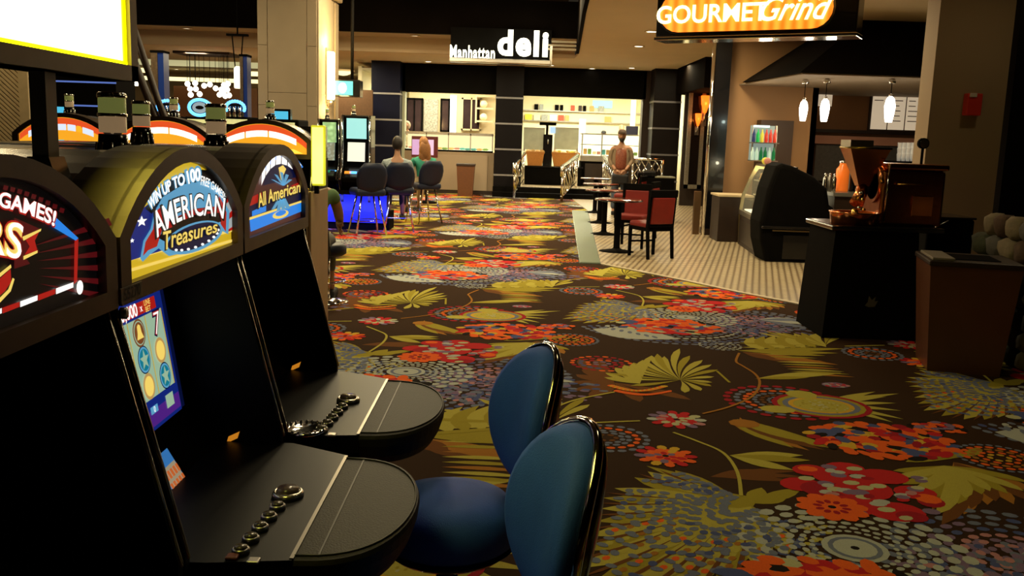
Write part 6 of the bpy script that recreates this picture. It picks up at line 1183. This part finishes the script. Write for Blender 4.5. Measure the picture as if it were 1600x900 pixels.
# ------------------------------------------------------------ people
SKIN = mat('skin', (.42, .22, .13), .55, noise=.1, nscale=20); HAIRD = mat('hair_dark', (.012, .008, .006), .5, bump=.4, bscale=200); HAIRB = mat('hair_auburn', (.30, .13, .04), .5, noise=.3, nscale=40, bump=.5, bscale=150); HAIRG = mat('hair_grey', (.3, .22, .14), .6, bump=.4, bscale=200)
def hand(name, T, par, side=1, curl=.6):
    pts = [(0, 0, 0, (.028, .018)), (.0, 0, -.05, (.036, .016)), (0, 0, -.085, (.036, .014))]; ed = [(0, 1), (1, 2)]
    for k, (y, L) in enumerate(((-.027, .062), (-.009, .072), (.009, .068), (.027, .052))):
        b = len(pts); pts += [(0, y, -.095, .0095), (.012*curl, y*1.05, -.095-L*.5, .0088), (.035*curl, y*1.08, -.095-L*(1-.25*curl), .0075)]; ed += [(2, b), (b, b+1), (b+1, b+2)]
    b = len(pts); pts += [(.0, side*.036, -.035, .012), (.015, side*.055, -.065, .0105), (.022, side*.058, -.095, .009)]; ed += [(1, b), (b, b+1), (b+1, b+2)]
    return skin(name, pts, ed, SKIN, par, 1, T)
def head(par, c, yaw, hair, long=False, cap=None, s=1.0, beard=None):
    T = Matrix.Translation(c) @ Matrix.Rotation(yaw, 4, 'Z') @ Matrix.Scale(s, 4)       # face toward -y local
    bm = bmesh.new(); bmesh.ops.create_uvsphere(bm, u_segments=24, v_segments=18, radius=1)
    for v in bm.verts:
        x, y, z = v.co; k = 1-.22*max(0, -z)*(1 if y < .3 else .6); v.co = Vector((x*.075*k, y*.098*(1-.12*max(0, -z)), z*.118))
        if y < -.6: v.co.y += .010*abs(z-.05) if z > 0 else 0
    for nx in (-1, 1): pass
    mb = MB().frombm(bm, T, True)
    mb.ball((0, -.100, -.012), .014, 8, .85, 1.3, 1.7, T=T)           # nose
    for sx in (-1, 1): mb.ball((sx*.076, .005, -.005), .02, 8, .4, .8, 1.4, T=T)   # ears
    h = mb.obj('head', SKIN, par)
    for sx in (-1, 1): P1('eye', mat('eye_dark', (.02, .015, .01), .2), h, 'ball', (sx*.028, -.088, .012), .010, 8, 1.2, .5, .7, T=T)
    P1('mouth', mat('lips', (.25, .06, .05), .5), h, 'ball', (0, -.088, -.055), .02, 8, 1.2, .4, .3, T=T)
    if beard: P1('beard', beard, h, 'ball', (0, -.06, -.085), .055, 12, 1, .75, .95, T=T)
    if hair:
        bm = bmesh.new(); bmesh.ops.create_uvsphere(bm, u_segments=24, v_segments=16, radius=1)
        for v in bm.verts:
            x, y, z = v.co; fr_ = y < -.25 and z < .45; v.co = Vector((x*.084, y*.106+.008, z*.125+.004))
            if fr_: v.co *= .75; v.co.y += .03
            elif z < -.75 and not long: v.co *= .8
        hb = MB().frombm(bm, T, True)
        if long: hb.ball((0, .065, -.12), .115, 14, 1, .55, 1.6, T=T); hb.ball((.05, .07, -.22), .07, 10, 1, .6, 1.9, T=T); hb.ball((-.05, .07, -.22), .07, 10, 1, .6, 1.9, T=T)
        hb.obj('hair', hair, par)
    if cap:
        cb = MB().lathe([(.09, .035), (.092, .06), (.08, .10), (.05, .125), (.005, .132)], n=20, T=T @ Matrix.Diagonal((1, 1.12, 1, 1))); cb.prism([(.075*math.sin(a), -.085-.06*math.cos(a)) for a in [-1.5+.3*i for i in range(11)]], .035, .045, 'z', T); cb.obj('cap', cap, par)
    return h
def seg(a, b): return [(i, i+1) for i in range(a, b)]
def torso(name, m, par, T, hip=.0, sh=.46, w=.17, arms=(), thick=1.0, lean=0):
    pts = [(0, 0, hip, (w*.95, .125*thick)), (0, -lean*.3, .14+hip, (w*.9, .115*thick)), (0, -lean*.7, .30+hip, (w*1.0, .12*thick)), (0, -lean, sh, (w*.75, .09)), (0, -lean, sh+.07, .058)]; ed = seg(0, 4)
    for s, el, rr in arms:
        b = len(pts); pts += [(s*(w+.035), -lean, sh-.015, .062), el+(.052,)] if isinstance(el, tuple) else []
        ed += [(3, b), (b, b+1)]
    return skin(name, pts, ed, m, par, 2, T)
def limb(name, m, par, T, pts): return skin(name, pts, seg(0, len(pts)-1), m, par, 2, T)
def person(lab, loc, yaw, name='person'):
    o = thing(name, lab, 'person', loc, yaw); return o
I4 = Matrix.Identity(4)
# 1 standing visitor (faces the camera, hands clasped low)
p = person('person standing with clasped hands in grey-tan jacket over reddish patterned shirt and cap', (2.20, 19.7, 0), math.radians(-5))
JE = mat('jeans', (.06, .08, .12), .8, noise=.2, nscale=30); BKC = mat('black_cloth', (.01, .01, .011), .8)
# body: one continuous figure
body = skin('body', [(0, 0, .92, (.15, .11)), (0, 0, 1.1, (.15, .11)), (0, 0, 1.3, (.165, .11)), (0, 0, 1.43, (.11, .075)), (0, -.01, 1.52, .05), (0, -.02, 1.58, .05), (.19, 0, 1.40, .052), (.235, -.02, 1.13, .040), (.10, -.17, .955, .03), (-.19, 0, 1.40, .052), (-.235, -.02, 1.13, .040), (-.10, -.17, .955, .03), (.09, 0, .86, .085), (.10, 0, .48, .06), (.11, .02, .09, .04), (.11, -.10, .04, .04), (-.09, 0, .86, .085), (-.10, 0, .48, .06), (-.11, .02, .09, .04), (-.11, -.10, .04, .04)],
     seg(0, 5)+[(3, 6), (6, 7), (7, 8), (3, 9), (9, 10), (10, 11), (0, 12), (12, 13), (13, 14), (14, 15), (0, 16), (16, 17), (17, 18), (18, 19)], SKIN, p, 2)
SH1 = prn('floral_shirt', (.14, .015, .012), (.26, .085, .045), 0, 45); nt = SH1.node_tree; nt.links.new(nt.nodes['Color Ramp'].outputs[0], nt.nodes['Principled BSDF'].inputs['Base Color'])
TANJ = mat('tan_jacket', (.22, .16, .10), .8, noise=.2, nscale=20)
skin('shirt', [(0, -.012, .92, (.165, .125)), (0, -.012, 1.1, (.165, .125)), (0, -.012, 1.3, (.17, .125)), (0, 0, 1.44, (.11, .08))], seg(0, 3), SH1, p, 2)
for s in (-1, 1): skin('jacket_panel', [(s*.12, .02, .92, (.085, .125)), (s*.12, .02, 1.15, (.085, .125)), (s*.12, .02, 1.37, (.085, .105)), (s*.19, 0, 1.39, .058), (s*.235, -.015, 1.14, .05), (s*.16, -.11, 1.02, .043)], seg(0, 5), TANJ, p, 2)
skin('trousers', [(0, 0, .95, (.155, .115)), (.09, 0, .84, .10), (.10, 0, .48, .08), (.11, .02, .12, .065), (-.09, 0, .84, .10), (-.10, 0, .48, .08), (-.11, .02, .12, .065)], [(0, 1), (1, 2), (2, 3), (0, 4), (4, 5), (5, 6)], JE, p, 2)
for s in (-1, 1): P1('shoe', BKC, p, 'rbox', s*.11-.045, s*.11+.045, -.20, .07, 0, .09, .03, None, 3)
hand('hand', Matrix.Translation((.095, -.175, .955)) @ Matrix.Rotation(math.radians(55), 4, 'Y'), p, 1, .8); hand('hand', Matrix.Translation((-.095, -.185, .95)) @ Matrix.Rotation(math.radians(-55), 4, 'Y') , p, -1, .8)
head(p, Vector((0, -.03, 1.665)), 0, HAIRD, cap=mat('cap_brown', (.09, .06, .045), .8), beard=HAIRD)
P1('bag', BKC, p, 'rbox', -.17, .17, -.24, -.13, .66, .86, .04, None, 3)
# seated people helper: facing +y local (away from camera)
def seated(lab, loc, yaw, shirt, trou, hair, long, seat=.60, hat=None, s=1.0):
    p = person(lab, loc, yaw); z = seat
    skin('body', [(0, 0, z+.10, (.15, .12)), (0, .01, z+.28, (.14, .11)), (0, .03, z+.43, (.15, .10)), (0, .05, z+.55, (.06, .055)), (0, .06, z+.66, .048), (0, .07, z+.72, .048), (.18, .05, z+.49, .042), (.24, .12, z+.28, .042), (.20, .36, z+.24, .032), (-.18, .05, z+.49, .042), (-.24, .12, z+.28, .042), (-.20, .36, z+.24, .032),
         (.10, .05, z+.09, .085), (.12, .42, z+.08, .068), (.12, .48, z-.32, .045), (.12, .56, z-.38, .035), (-.10, .05, z+.09, .085), (-.12, .42, z+.08, .068), (-.12, .48, z-.32, .045), (-.12, .56, z-.38, .035)],
         seg(0, 5)+[(3, 6), (6, 7), (7, 8), (3, 9), (9, 10), (10, 11), (0, 12), (12, 13), (13, 14), (14, 15), (0, 16), (16, 17), (17, 18), (18, 19)], SKIN, p, 2)
    skin('shirt', [(0, 0, z+.10, (.165, .135)), (0, .01, z+.28, (.16, .125)), (0, .03, z+.46, (.19, .135)), (0, .065, z+.62, (.072, .068)), (.195, .05, z+.515, .068), (.235, .10, z+.34, .056), (-.195, .05, z+.515, .068), (-.235, .10, z+.34, .056)], seg(0, 3)+[(2, 4), (4, 5), (2, 6), (6, 7)], shirt, p, 2)
    skin('trousers', [(0, .0, z+.09, (.165, .115)), (.11, .08, z+.09, .10), (.12, .43, z+.08, .08), (.12, .48, z-.25, .06), (-.11, .08, z+.09, .10), (-.12, .43, z+.08, .08), (-.12, .48, z-.25, .06)], [(0, 1), (1, 2), (2, 3), (0, 4), (4, 5), (5, 6)], trou, p, 2)
    for sx in (-1, 1): P1('shoe', BKC, p, 'rbox', sx*.12-.045, sx*.12+.045, .44, .70, z-.46, z-.37, .03, None, 3); hand('hand', Matrix.Translation((sx*.20, .36, z+.24)) @ Matrix.Rotation(math.radians(80), 4, 'X'), p, -sx, .7)
    head(p, Vector((0, .08, z+.80)), math.pi, hair, long); return p
PAT = prn('grey_print_shirt', (.08, .12, .15), (.30, .36, .38), 0, 60); nt = PAT.node_tree; nt.links.new(nt.nodes['Color Ramp'].outputs[0], nt.nodes['Principled BSDF'].inputs['Base Color'])
KH = mat('khaki', (.45, .35, .2), .8); GRN = mat('teal_green_shirt', (.02, .22, .15), .8, noise=.15); GRN2 = mat('sage_green_tshirt', (.13, .24, .10), .85, noise=.15)
seated('person seated at far slot machines, dark hair, grey-blue patterned shirt', (-1.90, 14.98, 0), math.radians(10), PAT, BKC, HAIRD, False)
seated('person seated at far slots, long auburn hair, teal green top', (-1.62, 16.65, 0), math.radians(30), GRN, KH, HAIRB, True)
# person in sage t-shirt behind the end panel: sits sideways, arm hanging towards the knee
p = person('person in sage green t-shirt mostly hidden behind the beige end panel', (-1.84, 8.2, 0), 0); z = .50
skin('body', [(0, 0, z+.10, (.16, .13)), (0, .01, z+.28, (.16, .13)), (0, .04, z+.45, (.17, .12)), (0, .06, z+.56, (.10, .07)), (0, .07, z+.66, .055), (0, .08, z+.72, .055), (-.20, .08, z+.50, .055), (-.19, .13, z+.40, .05), (.21, .10, z+.52, .058), (.25, .17, z+.36, .05), (.26, .19, z+.24, .042), (.25, .17, z+.12+.14, .036),
     (.10, .05, z+.09, .085), (.12, .40, z+.08, .068), (.12, .44, z-.32, .045), (.12, .52, z-.42, .035), (-.10, .05, z+.09, .085), (-.12, .40, z+.08, .068), (-.12, .44, z-.32, .045), (-.12, .52, z-.42, .035)],
     seg(0, 5)+[(3, 6), (6, 7), (3, 8), (8, 9), (9, 10), (0, 12), (12, 13), (13, 14), (14, 15), (0, 16), (16, 17), (17, 18), (18, 19), (10, 11)], SKIN, p, 2)
skin('shirt', [(0, 0, z+.08, (.18, .15)), (0, .01, z+.28, (.18, .15)), (0, .04, z+.46, (.185, .135)), (0, .06, z+.57, (.11, .08)), (.215, .10, z+.53, .078), (.245, .15, z+.42, .068), (-.2, .08, z+.52, .07), (-.2, .12, z+.42, .062)], seg(0, 3)+[(2, 4), (4, 5), (2, 6), (6, 7)], GRN2, p, 2)
skin('trousers', [(0, .0, z+.07, (.17, .12)), (.11, .08, z+.09, .10), (.12, .38, z+.08, .08), (.12, .44, z-.25, .06), (-.11, .08, z+.09, .10), (-.12, .38, z+.08, .08), (-.12, .44, z-.25, .06)], [(0, 1), (1, 2), (2, 3), (0, 4), (4, 5), (5, 6)], mat('grey_trousers', (.12, .12, .1), .8), p, 2)
hand('hand', Matrix.Translation((.25, .20, z+.28)) @ Matrix.Rotation(math.radians(20), 4, 'X'), p, 1, .8); head(p, Vector((0, .09, z+.80)), math.pi, HAIRD)
for sx in (-1, 1): P1('shoe', BKC, p, 'rbox', sx*.12-.045, sx*.12+.045, .40, .66, 0, .09, .03, None, 3)
# deli staff behind the counters (upper bodies visible)
def staff(lab, px, py, Y, shirt, hair, cap=None, yaw=0, base=.26):
    c = at(px, py, Y); z = c.z-1.66; p = person(lab, (c.x, Y, base), yaw); k = (c.z-base)/1.665; T = Matrix.Scale(k, 4)
    skin('body', [(0, 0, .92, (.15, .11)), (0, 0, 1.1, (.14, .11)), (0, 0, 1.3, (.165, .11)), (0, 0, 1.43, (.10, .07)), (0, -.01, 1.52, .05), (0, -.02, 1.58, .05), (.19, 0, 1.40, .052), (.23, -.04, 1.13, .042), (.15, -.26, 1.12, .03), (-.19, 0, 1.40, .052), (-.23, -.04, 1.13, .042), (-.15, -.26, 1.12, .03), (.09, 0, .86, .085), (.10, 0, .48, .06), (.11, .0, .05, .04), (-.09, 0, .86, .085), (-.10, 0, .48, .06), (-.11, .0, .05, .04)],
        seg(0, 5)+[(3, 6), (6, 7), (7, 8), (3, 9), (9, 10), (10, 11), (0, 12), (12, 13), (13, 14), (0, 15), (15, 16), (16, 17)], SKIN, p, 2, T)
    skin('shirt', [(0, 0, .9, (.165, .125)), (0, 0, 1.1, (.16, .125)), (0, 0, 1.3, (.18, .125)), (0, 0, 1.44, (.11, .08)), (.2, 0, 1.39, .07), (.235, -.04, 1.2, .058), (-.2, 0, 1.39, .07), (-.235, -.04, 1.2, .058)], seg(0, 3)+[(2, 4), (4, 5), (2, 6), (6, 7)], shirt, p, 2, T)
    skin('trousers', [(0, 0, .93, (.16, .12)), (.09, 0, .84, .10), (.10, 0, .48, .08), (.11, .0, .08, .065), (-.09, 0, .84, .10), (-.10, 0, .48, .08), (-.11, .0, .08, .065)], [(0, 1), (1, 2), (2, 3), (0, 4), (4, 5), (5, 6)], BKC, p, 2, T)
    for s in (-1, 1): hand('hand', T @ Matrix.Translation((s*.15, -.26, 1.12)) @ Matrix.Rotation(math.radians(-75), 4, 'X'), p, -s, .6); P1('shoe', BKC, p, 'rbox', (s*.11-.045)*k, (s*.11+.045)*k, -.18*k, .07*k, 0, .08*k, .02)
    head(p, T @ Vector((0, -.03, 1.665)), 0, hair, cap=cap, s=k); return p
WHC = mat('white_cook_shirt', (.75, .68, .52), .8)
staff('person in white shirt leaning at the left end of deli counter', 637, 196, 27.2, WHC, HAIRG, None, math.radians(-50), 0.0); staff('person in dark cap behind the salad case, only head visible', 943, 210, 28.6, BKC, HAIRD, BKC); staff('person in pale shirt by the register behind salad case', 971, 201, 28.9, WHC, HAIRG, None, .3)
